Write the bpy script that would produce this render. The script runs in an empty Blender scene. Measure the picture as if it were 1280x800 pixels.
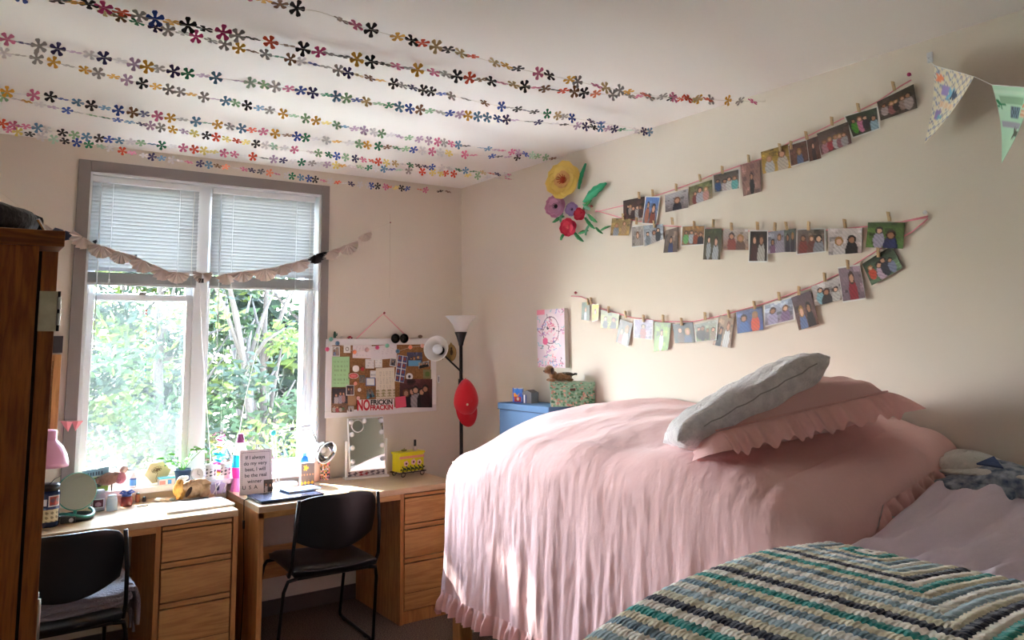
import bpy, math, random
import numpy as np
from mathutils import Vector, Matrix, noise as mnoise
random.seed(7); rng=np.random.RandomState(5)
SC=bpy.context.scene; COL=SC.collection
PI=math.pi
# ---------------------------------------------------------------- camera geometry (room: x right, y towards the window wall, z up)
FL,CYP,H=984.1,305.5,1.596
_y,_p,_r=np.radians([35.1,7.13,-.69]); _c,_s=np.cos(_y),np.sin(_y)
FW=np.array([_s*np.cos(_p),_c*np.cos(_p),np.sin(_p)]); _rt=np.array([_c,-_s,0.]); _up=np.cross(_rt,FW)
RT=_rt*np.cos(_r)+_up*np.sin(_r); UP=-_rt*np.sin(_r)+_up*np.cos(_r); C0=np.array([0,0,H])
def ray(px,py): return FW*FL+RT*(px-640)+UP*(CYP-py)
def atZ(px,py,z): d=ray(px,py); return C0+d*((z-H)/d[2])
def atX(px,py,x): d=ray(px,py); return C0+d*(x/d[0])
def atY(px,py,y): d=ray(px,py); return C0+d*(y/d[1])
XR,YB,ZC=2.98,4.88,2.73      # right wall, window wall, ceiling
# ---------------------------------------------------------------- helpers
def lin(c):
    return tuple(((v/255)/12.92 if v/255<=.04045 else ((v/255+.055)/1.055)**2.4) for v in c[:3])
MATS={}
def mat(name,rgb=(200,200,200),rough=.6,metal=0,spec=.5,bump=None,var=None,sheen=0,trans=0,coat=0,attr=None,emis=0):
    """bump=(scale,strength[,(sx,sy,sz)]) var=(scale,rgb2[,(sx,sy,sz)])"""
    if name in MATS: return MATS[name]
    m=bpy.data.materials.new(name); m.use_nodes=True; n=m.node_tree.nodes; l=m.node_tree.links
    b=n['Principled BSDF']; b.inputs['Base Color'].default_value=lin(rgb)+(1,); b.inputs['Roughness'].default_value=rough
    b.inputs['Metallic'].default_value=metal; b.inputs['Specular IOR Level'].default_value=spec
    if sheen: b.inputs['Sheen Weight'].default_value=sheen
    if coat: b.inputs['Coat Weight'].default_value=coat
    if emis: b.inputs['Emission Color'].default_value=lin(rgb)+(1,); b.inputs['Emission Strength'].default_value=emis
    def noise(sc,st,det=4):
        tc=n.new('ShaderNodeTexCoord'); mp=n.new('ShaderNodeMapping'); mp.inputs['Scale'].default_value=st
        l.new(tc.outputs['Object'],mp.inputs['Vector']); t=n.new('ShaderNodeTexNoise'); t.inputs['Scale'].default_value=sc; t.inputs['Detail'].default_value=det
        l.new(mp.outputs[0],t.inputs['Vector']); return t
    if bump:
        t=noise(bump[0],bump[2] if len(bump)>2 else (1,1,1)); bp=n.new('ShaderNodeBump'); bp.inputs['Strength'].default_value=bump[1]; bp.inputs['Distance'].default_value=.01
        l.new(t.outputs['Fac'],bp.inputs['Height']); l.new(bp.outputs[0],b.inputs['Normal'])
    if var:
        t=noise(var[0],var[2] if len(var)>2 else (1,1,1),6); r=n.new('ShaderNodeValToRGB')
        r.color_ramp.elements[0].position=.35; r.color_ramp.elements[1].position=.65
        r.color_ramp.elements[0].color=lin(rgb)+(1,); r.color_ramp.elements[1].color=lin(var[1])+(1,)
        l.new(t.outputs['Fac'],r.inputs['Fac']); l.new(r.outputs[0],b.inputs['Base Color'])
    if attr:
        a=n.new('ShaderNodeAttribute'); a.attribute_name=attr; l.new(a.outputs['Color'],b.inputs['Base Color'])
    if trans:
        tr=n.new('ShaderNodeBsdfTranslucent'); mx=n.new('ShaderNodeMixShader'); mx.inputs[0].default_value=trans
        if attr: l.new(a.outputs['Color'],tr.inputs['Color'])
        else: tr.inputs['Color'].default_value=lin(rgb)+(1,)
        l.new(b.outputs[0],mx.inputs[1]); l.new(tr.outputs[0],mx.inputs[2]); l.new(mx.outputs[0],n['Material Output'].inputs['Surface'])
    MATS[name]=m; return m
def wood(name,c1,c2,axis='x',scale=1.0,rough=.42):
    if name in MATS: return MATS[name]
    m=bpy.data.materials.new(name); m.use_nodes=True; n=m.node_tree.nodes; l=m.node_tree.links; b=n['Principled BSDF']
    tc=n.new('ShaderNodeTexCoord'); mp=n.new('ShaderNodeMapping')
    mp.inputs['Scale'].default_value={'x':(.8,9,9),'y':(9,.8,9),'z':(9,9,.8)}[axis]; l.new(tc.outputs['Object'],mp.inputs['Vector'])
    t1=n.new('ShaderNodeTexNoise'); t1.inputs['Scale'].default_value=1.6*scale; t1.inputs['Detail'].default_value=3; t1.inputs['Distortion'].default_value=.6
    t2=n.new('ShaderNodeTexNoise'); t2.inputs['Scale'].default_value=14*scale; t2.inputs['Detail'].default_value=5
    l.new(mp.outputs[0],t1.inputs['Vector']); l.new(mp.outputs[0],t2.inputs['Vector'])
    s=n.new('ShaderNodeMath'); s.operation='MULTIPLY_ADD'; s.inputs[1].default_value=5.0; l.new(t1.outputs['Fac'],s.inputs[0]); l.new(t2.outputs['Fac'],s.inputs[2])
    f=n.new('ShaderNodeMath'); f.operation='PINGPONG'; f.inputs[1].default_value=.5; l.new(s.outputs[0],f.inputs[0])
    r=n.new('ShaderNodeValToRGB'); r.color_ramp.elements[0].color=lin(c1)+(1,); r.color_ramp.elements[1].color=lin(c2)+(1,); r.color_ramp.elements[1].position=.5
    l.new(f.outputs[0],r.inputs['Fac']); l.new(r.outputs[0],b.inputs['Base Color']); b.inputs['Roughness'].default_value=rough
    MATS[name]=m; return m
class MB:
    def __init__(s): s.v=[]; s.f=[]; s.mi=[]; s.c=[]; s.cur=0; s.col=None
    def add(s,vs,fs):
        o=len(s.v); s.v+=[tuple(map(float,p)) for p in vs]; s.f+=[tuple(i+o for i in f) for f in fs]; s.mi+=[s.cur]*len(fs)
        if s.col is not None: s.c+=[s.col]*len(vs)
        return s
    def box(s,lo,hi,M=None):
        (a,b,c),(d,e,f)=lo,hi
        v=[(a,b,c),(d,b,c),(d,e,c),(a,e,c),(a,b,f),(d,b,f),(d,e,f),(a,e,f)]
        if M is not None: v=[M@Vector(p) for p in v]
        return s.add(v,[(3,2,1,0),(4,5,6,7),(0,1,5,4),(1,2,6,5),(2,3,7,6),(3,0,4,7)])
    def lathe(s,prof,c=(0,0,0),n=20,M=None,caps=True):
        vs=[];fs=[]
        for r,z in prof:
            for k in range(n): vs.append(Vector((r*math.cos(2*PI*k/n),r*math.sin(2*PI*k/n),z)))
        for i in range(len(prof)-1):
            for k in range(n): a=i*n+k;b=i*n+(k+1)%n; fs.append((a,b,b+n,a+n))
        if caps: fs+=[tuple(range(n))[::-1],tuple(range((len(prof)-1)*n,len(prof)*n))]
        if M is not None: vs=[M@p for p in vs]
        return s.add([p+Vector(c) for p in vs],fs)
    def cyl(s,p0,p1,r,r2=None,n=12):
        p0,p1=Vector(p0),Vector(p1); d=p1-p0; M=d.to_track_quat('Z','Y').to_matrix().to_4x4()
        return s.lathe([(r,0),(r if r2 is None else r2,d.length)],p0,n,M)
    def tube(s,pts,r,n=8,closed=False):
        P=[Vector(map(float,p)) for p in pts]; N=len(P); vs=[];fs=[]; ref=None
        for i,p in enumerate(P):
            t=(P[(i+1)%N]-P[i-1]) if (closed or 0<i<N-1) else (P[1]-P[0] if i==0 else P[-1]-P[-2])
            t.normalize()
            if ref is None: ref=Vector((0,0,1)) if abs(t.z)<.9 else Vector((1,0,0))
            u=(ref-t*ref.dot(t)); u.normalize(); ref=u; w=t.cross(u); rr=r[i] if isinstance(r,(list,tuple)) else r
            for k in range(n): a=2*PI*k/n; vs.append(p+u*rr*math.cos(a)+w*rr*math.sin(a))
        for i in range(N if closed else N-1):
            for k in range(n): a=i*n+k;b=i*n+(k+1)%n;c=((i+1)%N)*n; fs.append((a,b,c+(k+1)%n,c+k))
        if not closed: fs+=[tuple(range(n))[::-1],tuple(range((N-1)*n,N*n))]
        return s.add(vs,fs)
    def ball(s,c,r,n=12,M=None):
        rx,ry,rz=(r,r,r) if not isinstance(r,(tuple,list)) else r; vs=[];fs=[];m=max(6,n//2+2)
        for i in range(m+1):
            t=PI*i/m
            for k in range(n): a=2*PI*k/n; vs.append(Vector((rx*math.sin(t)*math.cos(a),ry*math.sin(t)*math.sin(a),-rz*math.cos(t))))
        for i in range(m):
            for k in range(n): a=i*n+k;b=i*n+(k+1)%n; fs.append((a,b,b+n,a+n))
        if M is not None: vs=[M@p for p in vs]
        return s.add([p+Vector(c) for p in vs],fs)
    def grid(s,fn,nu,nv,cl=False):
        vs=[fn(i/(nu-1),j/(nv-1)) for i in range(nu) for j in range(nv)]
        fs=[(i*nv+j,(i+1)*nv+j,(i+1)*nv+j+1,i*nv+j+1) for i in range(nu-1) for j in range(nv-1)]
        return s.add(vs,fs)
    def prism(s,poly,t,M=None):
        n=len(poly); v=[Vector((x,y,0)) for x,y in poly]+[Vector((x,y,t)) for x,y in poly]
        if M is not None: v=[M@p for p in v]
        return s.add(v,[tuple(range(n))[::-1],tuple(range(n,2*n))]+[(i,(i+1)%n,(i+1)%n+n,i+n) for i in range(n)])
    def mesh(s,name,mats,smooth=False):
        me=bpy.data.meshes.new(name); me.from_pydata(s.v,[],s.f); 
        for m in (mats if isinstance(mats,(list,tuple)) else [mats]): me.materials.append(m)
        if len(set(s.mi))>1: me.polygons.foreach_set('material_index',s.mi)
        if s.c and len(s.c)==len(s.v):
            a=me.color_attributes.new('Col','FLOAT_COLOR','POINT'); a.data.foreach_set('color',[x for c in s.c for x in (*c[:3],1.0)])
        if smooth: me.polygons.foreach_set('use_smooth',[True]*len(s.f))
        me.update(); return me
    def build(s,name,mats,parent=None,smooth=False,bevel=0,solid=0,sub=0,merge=False,loc=None,angle=None):
        o=bpy.data.objects.new(name,s.mesh(name,mats,smooth)); COL.objects.link(o)
        if parent is not None: o.parent=parent
        if loc is not None: o.location=loc
        if merge: w=o.modifiers.new('w','WELD'); w.merge_threshold=1e-4
        if solid: q=o.modifiers.new('s','SOLIDIFY'); q.thickness=solid; q.offset=0
        if bevel: q=o.modifiers.new('b','BEVEL'); q.width=bevel; q.segments=2; q.limit_method='ANGLE'; q.angle_limit=.6
        if sub: q=o.modifiers.new('u','SUBSURF'); q.levels=sub; q.render_levels=sub
        return o
def tag(o,label,cat,group=None):
    o['label']=label; o['category']=cat
    if group: o['group']=group
    return o
def thing(name,label,cat,loc=(0,0,0),rz=0,group=None,rot=None):
    o=bpy.data.objects.new(name,None); COL.objects.link(o); o.location=tuple(map(float,loc)); o.rotation_euler=rot if rot is not None else (0,0,rz); o.empty_display_size=.05
    return tag(o,label,cat,group)
def struct(o): o['kind']='structure'; return o
def copy_tree(o,parent=None):
    c=o.copy(); COL.objects.link(c); c.parent=parent
    for ch in list(o.children): copy_tree(ch,c)
    return c
_txt={}
def text_mesh(mb,s,size,M,extr=.0006,off=.012):
    cu=bpy.data.curves.new('t','FONT'); cu.body=s; cu.size=size; cu.align_x='CENTER'; cu.extrude=extr; cu.offset=size*off
    ob=bpy.data.objects.new('t',cu); COL.objects.link(ob); dg=bpy.context.evaluated_depsgraph_get(); me=ob.evaluated_get(dg).to_mesh()
    mb.add([M@v.co for v in me.vertices],[tuple(p.vertices) for p in me.polygons]); ob.evaluated_get(dg).to_mesh_clear(); bpy.data.objects.remove(ob); bpy.data.curves.remove(cu)
def frameM(o,xa,ya):   # matrix with origin, x axis, y axis
    xa=Vector(xa).normalized(); ya=Vector(ya).normalized(); za=xa.cross(ya).normalized()
    return Matrix.Translation(Vector(o))@Matrix((xa,ya,za)).transposed().to_4x4()
def L(c,k=1): return tuple(v*k for v in lin(c))
def painted(name,TL,TR,BR,BL,fn,nx,ny,thick,parent=None,material=None,curl=0):
    """flat printed sheet: colour at (u right, v down) from fn; real thickness behind the face"""
    TL,TR,BR,BL=[Vector(map(float,p)) for p in (TL,TR,BR,BL)]; nrm=(TR-TL).cross(BL-TL).normalized()   # away from viewer when TL,TR,BL seen
    mb=MB(); vs=[];cs=[]
    for j in range(ny+1):
        for i in range(nx+1):
            u,v=i/nx,j/ny; p=(TL*(1-u)+TR*u)*(1-v)+(BL*(1-u)+BR*u)*v-nrm*curl*(v*v)
            vs.append(p); cs.append(fn(u,v))
    n=len(vs); W=nx+1
    fs=[(j*W+i,(j+1)*W+i,(j+1)*W+i+1,j*W+i+1) for j in range(ny) for i in range(nx)]
    rim=[i for i in range(W)]+[j*W+nx for j in range(1,ny+1)]+[ny*W+i for i in range(nx-1,-1,-1)]+[j*W for j in range(ny-1,0,-1)]
    vs+=[q+nrm*thick for q in vs]; cs+=[(.7,.7,.68)]*n; k=len(rim)
    fs+=[(rim[i],rim[(i+1)%k],n+rim[(i+1)%k],n+rim[i]) for i in range(k)]+[tuple(n+q for q in f[::-1]) for f in fs]
    mb.v=[tuple(p) for p in vs]; mb.f=fs; mb.mi=[0]*len(fs); mb.c=cs
    return mb.build(name,material or PRINT,parent)
PRINT=mat('printed_paper',(255,255,255),.38,attr='Col'); PAINT=mat('painted_surface',(255,255,255),.6,attr='Col')
def people(bg1,bg2,cl,seed=0,scale=1.0,grass=None,border=None,dark=None):
    """snapshot painter: backdrop fading bg1->bg2 with a row of figures in the clothes colours cl"""
    r=random.Random(seed); n=len(cl); P=[]
    for i,c in enumerate(cl):
        x=(i+.5)/n*.78+.11+r.uniform(-.04,.04); s=scale*r.uniform(.7,1.1)*min(.21,.42/n+.05); y=r.uniform(.30,.50)
        P.append((x,y,s,L(c),L(r.choice([(60,35,25),(35,25,25),(110,70,40),(150,110,60),(45,30,30)])),L(r.choice([(226,170,140),(205,150,120),(235,185,155),(180,125,95)]))))
    b1,b2=L(bg1),L(bg2); g=L(grass) if grass else None; bl=[(r.random(),r.random(),r.uniform(.02,.13),r.uniform(.4,1.7)) for _ in range(30)]
    def fn(u,v):
        if border and (u<border or u>1-border or v<border or v>1-border): return (.8,.79,.76)
        c=[b1[k]*(1-v)+b2[k]*v for k in range(3)]
        if g and v>.62: c=list(g)
        m=1.0
        for (a,b,q,w) in bl:
            if abs(u-a)<q and abs(v-b)<q*.8: m*=w
        m*=.85+.3*((int(u*37)*7+int(v*29)*13)%5)/4; c=[min(.7,x*m*.75) for x in c]; m2=.62*(.8+.4*((int(u*31)*5+int(v*23)*11)%4)/3)
        for (x,y,s,k,h,sk) in P:
            if ((u-x)/(s*.75))**2+((v-y-s*1.9)/(s*1.75))**2<1: c=[q*m2 for q in k]
        for (x,y,s,k,h,sk) in P:
            if ((u-x)/(s*.52))**2+((v-y+.0*s)/(s*.72))**2<1: c=h
            if ((u-x)/(s*.33))**2+((v-y-s*.1)/(s*.46))**2<1: c=[q*.8 for q in sk]
        return tuple(c)
    return fn
def nz(a): # smooth pseudo noise
    return (math.sin(a*1.0)+math.sin(a*2.3+1.1)*.6+math.sin(a*4.7+.3)*.35+math.sin(a*9.1+2)*.2)/2.15
# ---------------------------------------------------------------- materials
M_wall=mat('wall_paint',(226,216,203),.8,bump=(60,.05)); M_ceil=mat('ceiling_paint',(238,234,230),.85,bump=(80,.04))
M_carpet=mat('carpet',(74,62,56),.95,bump=(260,.9),var=(150,(150,132,120)),spec=.1)
M_casing=mat('grey_casing',(140,131,128),.5); M_white=mat('white_vinyl',(232,234,236),.35); M_base=mat('rubber_base',(84,76,76),.55)
M_oak=wood('oak_honey',(204,156,98),(178,126,72),'x'); M_oakz=wood('oak_honey_upright',(208,154,98),(182,126,74),'z'); M_oaktop=wood('oak_top_laminate',(214,184,148),(200,168,130),'x',rough=.28)
M_oaky=wood('oak_honey_side',(206,150,92),(178,120,68),'z')
M_dark=wood('wardrobe_oak',(196,116,52),(140,76,32),'z',1.4,.5); M_gap=mat('dark_gap',(30,18,12),.8)
M_blackpl=mat('black_plastic',(8,8,11),.36,bump=(300,.04)); M_blackmetal=mat('black_metal',(28,26,28),.35,metal=.6)
M_chrome=mat('chrome',(225,225,228),.08,metal=1); M_mirror=mat('mirror_glass',(225,228,226),.02,metal=1)
M_twhite=mat('white_enamel',(238,238,238),.3); M_frost=mat('frosted_shade',(245,244,242),.35,trans=.35)
M_pinkf=mat('pink_linen',(234,188,186),.85,bump=(38,.35,(1,1,.35)),sheen=.3); M_pinkr=mat('pink_ruffle',(238,186,182),.85,bump=(60,.3),sheen=.3,trans=.15)
M_fur=mat('grey_plush',(238,234,236),.95,bump=(90,1.0),var=(30,(214,210,214)),sheen=.7)
M_lilac=mat('lilac_sheet',(234,220,238),.85,bump=(16,.8,(.5,1.6,1)),sheen=.25)
M_cord=mat('string_cord',(215,205,190),.8); M_pinkrib=mat('pink_ribbon',(236,150,165),.6); M_pin=mat('clothespin_wood',(196,164,122),.6)
M_cork=mat('cork',(166,118,74),.9,bump=(200,.5),var=(120,(136,92,56)))
M_steel=mat('steel',(190,190,190),.25,metal=1)
# ---------------------------------------------------------------- room shell
def box_struct(name,lo,hi,m,bevel=0): return struct(MB().box(lo,hi).build(name,m,bevel=bevel))
box_struct('floor',(-1.3,-1.3,-.06),(XR+.2,YB+.2,0),M_carpet)
box_struct('ceiling',(-1.3,-1.3,ZC),(XR+.2,YB+.3,ZC+.1),M_ceil)
box_struct('wall_right',(XR,-1.3,0),(XR+.2,YB,ZC),M_wall)
box_struct('wall_front',(-1.3,-1.3,0),(XR,-1.15,ZC),M_wall)
struct(MB().box((-.6,1.72,0),(-.48,YB,ZC)).box((-1.3,1.6,0),(-.48,1.72,ZC)).box((-1.3,-1.15,0),(-1.18,1.6,ZC)).build('wall_left',M_wall))
WX0,WX1,WZ0,WZ1=.557,1.905,.83,2.575        # window opening
struct(MB().box((-.6,YB,0),(WX0,YB+.36,ZC)).box((WX1,YB,0),(XR+.2,YB+.36,ZC)).box((WX0,YB,0),(WX1,YB+.36,WZ0-.03)).box((WX0,YB,WZ1),(WX1,YB+.36,ZC)).build('wall_back',M_wall))
def baseboard(name,lo,hi): return struct(MB().box(lo,hi).build(name,M_base,bevel=.003))
baseboard('baseboard_back',(-.48,YB-.012,0),(XR,YB,.09)); baseboard('baseboard_right',(XR-.012,-1.15,0),(XR,YB-.012,.09)); baseboard('baseboard_left',(-.48,1.72,0),(-.468,YB-.012,.09))
# window
win=bpy.data.objects.new('window_1',None); COL.objects.link(win); win['kind']='structure'; win.location=(1.23,YB,.8)
def wpart(mb,name,m,**k):
    mb.v=[(x-1.23,y-YB,z-.8) for x,y,z in mb.v]; return mb.build(name,m,win,**k)
mb=MB(); w=.062
mb.box((WX0-w,YB-.016,.80),(WX0,YB,WZ1+w)).box((WX1,YB-.016,.80),(WX1+w-.01,YB,WZ1+w)).box((WX0,YB-.016,WZ1),(WX1,YB,WZ1+w)); wpart(mb,'casing',M_casing,bevel=.003)
mb=MB(); mb.box((WX0,YB-.004,WZ0),(WX0+.012,YB+.33,WZ1)).box((WX1-.012,YB-.004,WZ0),(WX1,YB+.33,WZ1)).box((WX0,YB-.004,WZ1-.012),(WX1,YB+.33,WZ1)); wpart(mb,'jamb',M_white)
mb=MB().box((WX0-.06,YB-.05,.797),(WX1+.05,YB+.0,.83)).box((WX0,YB,.797),(WX1,YB+.36,.83)); wpart(mb,'window_sill',M_white,bevel=.004)
yf=YB+.085
mb=MB(); mb.box((WX0+.012,yf,.83),(WX0+.04,yf+.07,WZ1-.012)).box((1.145,yf-.02,.83),(1.225,yf+.07,WZ1-.012)).box((WX1-.045,yf,.83),(WX1-.012,yf+.07,WZ1-.012)).box((WX0,yf,.83),(WX1,yf+.07,.87)).box((WX0,yf,WZ1-.06),(WX1,yf+.07,WZ1-.012)); wpart(mb,'window_frame',M_white,bevel=.003)
def sash(x0,x1,z0,z1,y,wd=.035):
    return MB().box((x0,y,z0),(x0+wd,y+.03,z1)).box((x1-wd,y,z0),(x1,y+.03,z1)).box((x0+wd,y,z0),(x1-wd,y+.03,z0+wd)).box((x0+wd,y,z1-wd),(x1-wd,y+.03,z1))
wpart(sash(WX0+.028,1.145,.868,1.90,yf-.005),'lower_sash',M_white,bevel=.003); wpart(sash(WX0+.028,1.145,1.86,2.52,yf+.03),'upper_sash',M_white,bevel=.003)
wpart(sash(1.225,WX1-.045,.868,2.52,yf+.01,.022),'fixed_sash',M_white,bevel=.003)
wpart(MB().box((.845,yf-.02,1.895),(.885,yf+.0,1.912)),'sash_lock',M_steel,bevel=.003)
def glassmat(name,haze):
    m=bpy.data.materials.new(name); m.use_nodes=True; n=m.node_tree.nodes; l=m.node_tree.links; n.remove(n['Principled BSDF'])
    t=n.new('ShaderNodeBsdfTransparent'); t.inputs[0].default_value=(.97,.985,.98,1); g=n.new('ShaderNodeBsdfGlossy'); g.inputs['Roughness'].default_value=.02
    fr=n.new('ShaderNodeFresnel'); fr.inputs[0].default_value=1.3; m1=n.new('ShaderNodeMixShader'); l.new(fr.outputs[0],m1.inputs[0]); l.new(t.outputs[0],m1.inputs[1]); l.new(g.outputs[0],m1.inputs[2])
    d=n.new('ShaderNodeBsdfTranslucent'); d.inputs[0].default_value=(.82,.86,.86,1); m2=n.new('ShaderNodeMixShader'); m2.inputs[0].default_value=haze
    l.new(m1.outputs[0],m2.inputs[1]); l.new(d.outputs[0],m2.inputs[2]); l.new(m2.outputs[0],n['Material Output'].inputs['Surface']); return m
G1=glassmat('window_glass',.0006); G2=glassmat('insect_screen',.008)
wpart(MB().box((WX0+.06,yf+.008,.9),(1.112,yf+.012,1.87)),'glass_pane',G1); wpart(MB().box((WX0+.06,yf+.043,1.89),(1.112,yf+.047,2.49)),'glass_pane',G1)
wpart(MB().box((1.245,yf+.023,.89),(WX1-.065,yf+.027,2.50)),'glass_pane',G1); wpart(MB().box((WX0+.045,yf+.075,.86),(1.145,yf+.076,1.88)),'insect_screen',G2)
# blinds
M_slat=mat('blind_slat',(184,188,190),.5)
def blind(x0,x1,label):
    b=thing('window_blind',label,'blind',((x0+x1)/2,YB+.045,1.95),group='raised white blinds in the window'); w=(x1-x0)/2
    MB().box((-w,-.022,.575),(w,.022,.61)).build('headrail',M_white,b,bevel=.003)
    mb=MB(); ang=math.radians(-58); 
    for k in range(24):
        z=.565-k*.0208; M=Matrix.Translation((0,0,z))@Matrix.Rotation(ang,4,'X')
        mb.grid(lambda u,v,M=M:M@Vector(((u*2-1)*w,(v-.5)*.026,.0022*math.sin(v*PI))),2,5)
    mb.build('slats',M_slat,b,solid=.0006)
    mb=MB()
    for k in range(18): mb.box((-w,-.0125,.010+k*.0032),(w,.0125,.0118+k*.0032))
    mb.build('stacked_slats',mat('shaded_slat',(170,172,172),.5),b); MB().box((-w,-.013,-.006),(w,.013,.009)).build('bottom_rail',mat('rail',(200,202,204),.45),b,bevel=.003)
    for sx in (-.62,.62):
        MB().tube([(sx*w,-.016,.57),(sx*w,-.016,.0)],.0016,6).build('ladder_cord',M_white,b)
        MB().lathe([(.004,0),(.009,.006),(.004,.016),(.008,.022),(.003,.028)],(sx*w,-.02,-.0),8).build('cord_clip',mat('clear_plastic',(220,225,225),.15),b,smooth=True)
    MB().cyl((-w+.045,-.028,.57),(-w+.05,-.03,-.36),.0035).build('tilt_wand',mat('clear_wand',(225,232,236),.15),b)
    MB().tube([(w-.03,-.02,.57),(w-.035,-.022,.2),(w-.03,-.02,-.02)],.0012,5).build('pull_cord',M_cord,b)
blind(WX0+.014,1.150,'white slatted blind pulled halfway up over the left window half'); blind(1.228,WX1-.03,'white slatted blind pulled halfway up over the right window half')
# ---------------------------------------------------------------- outdoors
M_leaf=[mat('leaf_%s'%n,c,.7,trans=.35,spec=.15) for n,c in (('light',(54,66,26)),('mid',(28,44,22)),('deep',(16,28,18)))]; M_bark=mat('bark',(26,22,19),.9,bump=(30,.8))
def tree(loc,h,spread,n,label,stems=1,zlo=0,seed=0,leafs=.16,mi=None,name='leafy_tree',flat=1.0,dome=False):
    r=random.Random(seed); t=thing(name,label,'tree',loc,group='trees outside the window')
    mb=MB(); tips=[]
    for s in range(stems):
        a=r.uniform(0,6.28); lean=r.uniform(.05,.28)*(1 if stems>1 else .3); p=[Vector((math.cos(a)*.15*(stems>1),math.sin(a)*.15*(stems>1),0))]
        for k in range(1,7): p.append(p[0]+Vector((math.cos(a)*lean*h*(k/6)**1.2+r.uniform(-.05,.05),math.sin(a)*lean*h*(k/6)**1.2,h*k/6.5)))
        mb.tube(p,[.11*(1-.13*k)/(1+.35*(stems>1)) for k in range(7)],7); tips.append(p)
    for k in range(14*stems):
        p=tips[k%stems][r.randint(2,5)]; q=p+Vector((r.uniform(-1,1)*spread*.7,r.uniform(-1,1)*spread*.5,r.uniform(.2,1)*h*.22)); mb.tube([p,(p+q)/2+Vector((0,0,.1)),q],[.035,.025,.008],5)
    mb.build('trunk',M_bark,t,smooth=True)
    mb=MB(); nc=max(6,n//160); cl=[]
    for k in range(nc):
        a=r.uniform(0,6.28); q=math.sqrt(r.random()); z=zlo+(h-zlo)*r.uniform(0,1.0); sp=spread*math.sqrt(max(.08,1-abs(2*(z-zlo)/(h-zlo+.01)-1)**2.2)) if not dome else spread*math.sqrt(max(.05,1-((z-zlo)/(h-zlo))**2)); cl.append((math.cos(a)*q*sp,math.sin(a)*q*sp*flat,z,r.uniform(.25,.55)*spread*.5,r.randint(0,2)))
    for k in range(n):
        c=cl[k%nc]; d=Vector((r.gauss(0,1),r.gauss(0,1)*flat,r.gauss(0,.6)*(.13 if dome else 1)))*c[3]*.6; p=Vector(c[:3])+d
        a=Vector((r.gauss(0,1),r.gauss(0,1),r.gauss(0,.6))).normalized(); b=a.orthogonal().normalized(); s=leafs*r.uniform(.6,1.2); mb.cur=c[4] if r.random()<.8 else r.randint(0,2)
        mb.add([p-a*s*.5,p+b*s*.22,p+a*s*.5,p-b*s*.22],[(0,1,2,3)])
    mb.build('foliage',M_leaf,t)
GZ=-3.0
tree((2.1,10.4,GZ),7.1,1.5,19000,'dense leafy tree filling the left window pane',1,.6,3,.14)
tree((3.75,10.9,GZ),7.0,1.05,5500,'slim many-stemmed tree seen through the right window pane',7,2.6,5,.13)
tree((6.3,14.0,GZ),7.6,1.9,9000,'leafy tree seen behind the many-stemmed one through the right pane',3,1.2,9,.22)
tree((3.3,16.0,GZ),8.0,2.6,16000,'far tree standing behind the gap between the two nearer trees',2,.5,11,.34)
tree((-3.9,14.0,GZ),14.0,4.3,17000,'unseen tall tree added to keep high sun out, crown above the window view',1,9.45,21,.40,flat=.4,dome=True)  # added out of view; its flat-bottomed crown blocks the higher sun rays
struct(MB().box((-60,5.3,GZ-.2),(60,90,GZ)).build('lawn',mat('lawn',(150,146,118),.9,var=(1.5,(176,168,148)))))
struct(MB().box((-60,5.4,GZ),(1.2,13,GZ+.02)).build('bounce_lot',mat('concrete',(226,222,212),.8)))  # unseen pale concrete, added to bounce sunlight up through the window
# ---------------------------------------------------------------- lights, world, camera
sd=Vector((.31,-1,-.58)).normalized(); sl=bpy.data.lights.new('sun','SUN'); sl.energy=46; sl.angle=.012; sl.color=(1,.985,.96); so=bpy.data.objects.new('sun',sl); COL.objects.link(so); so.rotation_euler=sd.to_track_quat('-Z','Y').to_euler()
W=bpy.data.worlds.new('sky'); SC.world=W; W.use_nodes=True; n=W.node_tree.nodes; l=W.node_tree.links; bg=n['Background']
tc=n.new('ShaderNodeTexCoord'); sp=n.new('ShaderNodeSeparateXYZ'); l.new(tc.outputs['Generated'],sp.inputs[0]); rp=n.new('ShaderNodeValToRGB'); mr=n.new('ShaderNodeMapRange'); mr.inputs[1].default_value=-1; mr.inputs[2].default_value=1
l.new(sp.outputs['Z'],mr.inputs[0]); l.new(mr.outputs[0],rp.inputs[0]); l.new(rp.outputs[0],bg.inputs[0])
e=rp.color_ramp.elements; e[0].position=.49; e[0].color=(.5,.47,.40,1); e[1].position=.51; e[1].color=(.97,.95,.97,1); x=e.new(.8); x.color=(.55,.72,1,1); bg.inputs[1].default_value=37
pl=bpy.data.lights.new('window_portal','AREA'); pl.shape='RECTANGLE'; pl.size=1.34; pl.size_y=1.74; pl.cycles.is_portal=True; po=bpy.data.objects.new('window_portal',pl); COL.objects.link(po); po.location=(1.23,YB+.34,1.7); po.rotation_euler=(math.radians(-90),0,0)
cam=bpy.data.cameras.new('camera'); co=bpy.data.objects.new('camera',cam); COL.objects.link(co); SC.camera=co
cam.sensor_width=36; cam.lens=FL/1280*36; cam.shift_y=(CYP-400)/1280; cam.clip_start=.02; cam.clip_end=300
co.matrix_world=Matrix(((RT[0],UP[0],-FW[0],0),(RT[1],UP[1],-FW[1],0),(RT[2],UP[2],-FW[2],H),(0,0,0,1)))
SC.view_settings.view_transform='Standard'; SC.view_settings.look='None'; SC.view_settings.gamma=1; SC.view_settings.use_curve_mapping=False; SC.view_settings.exposure=1.38
SC.cycles.use_denoising=True; SC.cycles.max_bounces=9; SC.cycles.diffuse_bounces=6; SC.cycles.transparent_max_bounces=12; SC.cycles.sample_clamp_indirect=8; SC.cycles.caustics_reflective=False; SC.cycles.caustics_refractive=False
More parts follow.
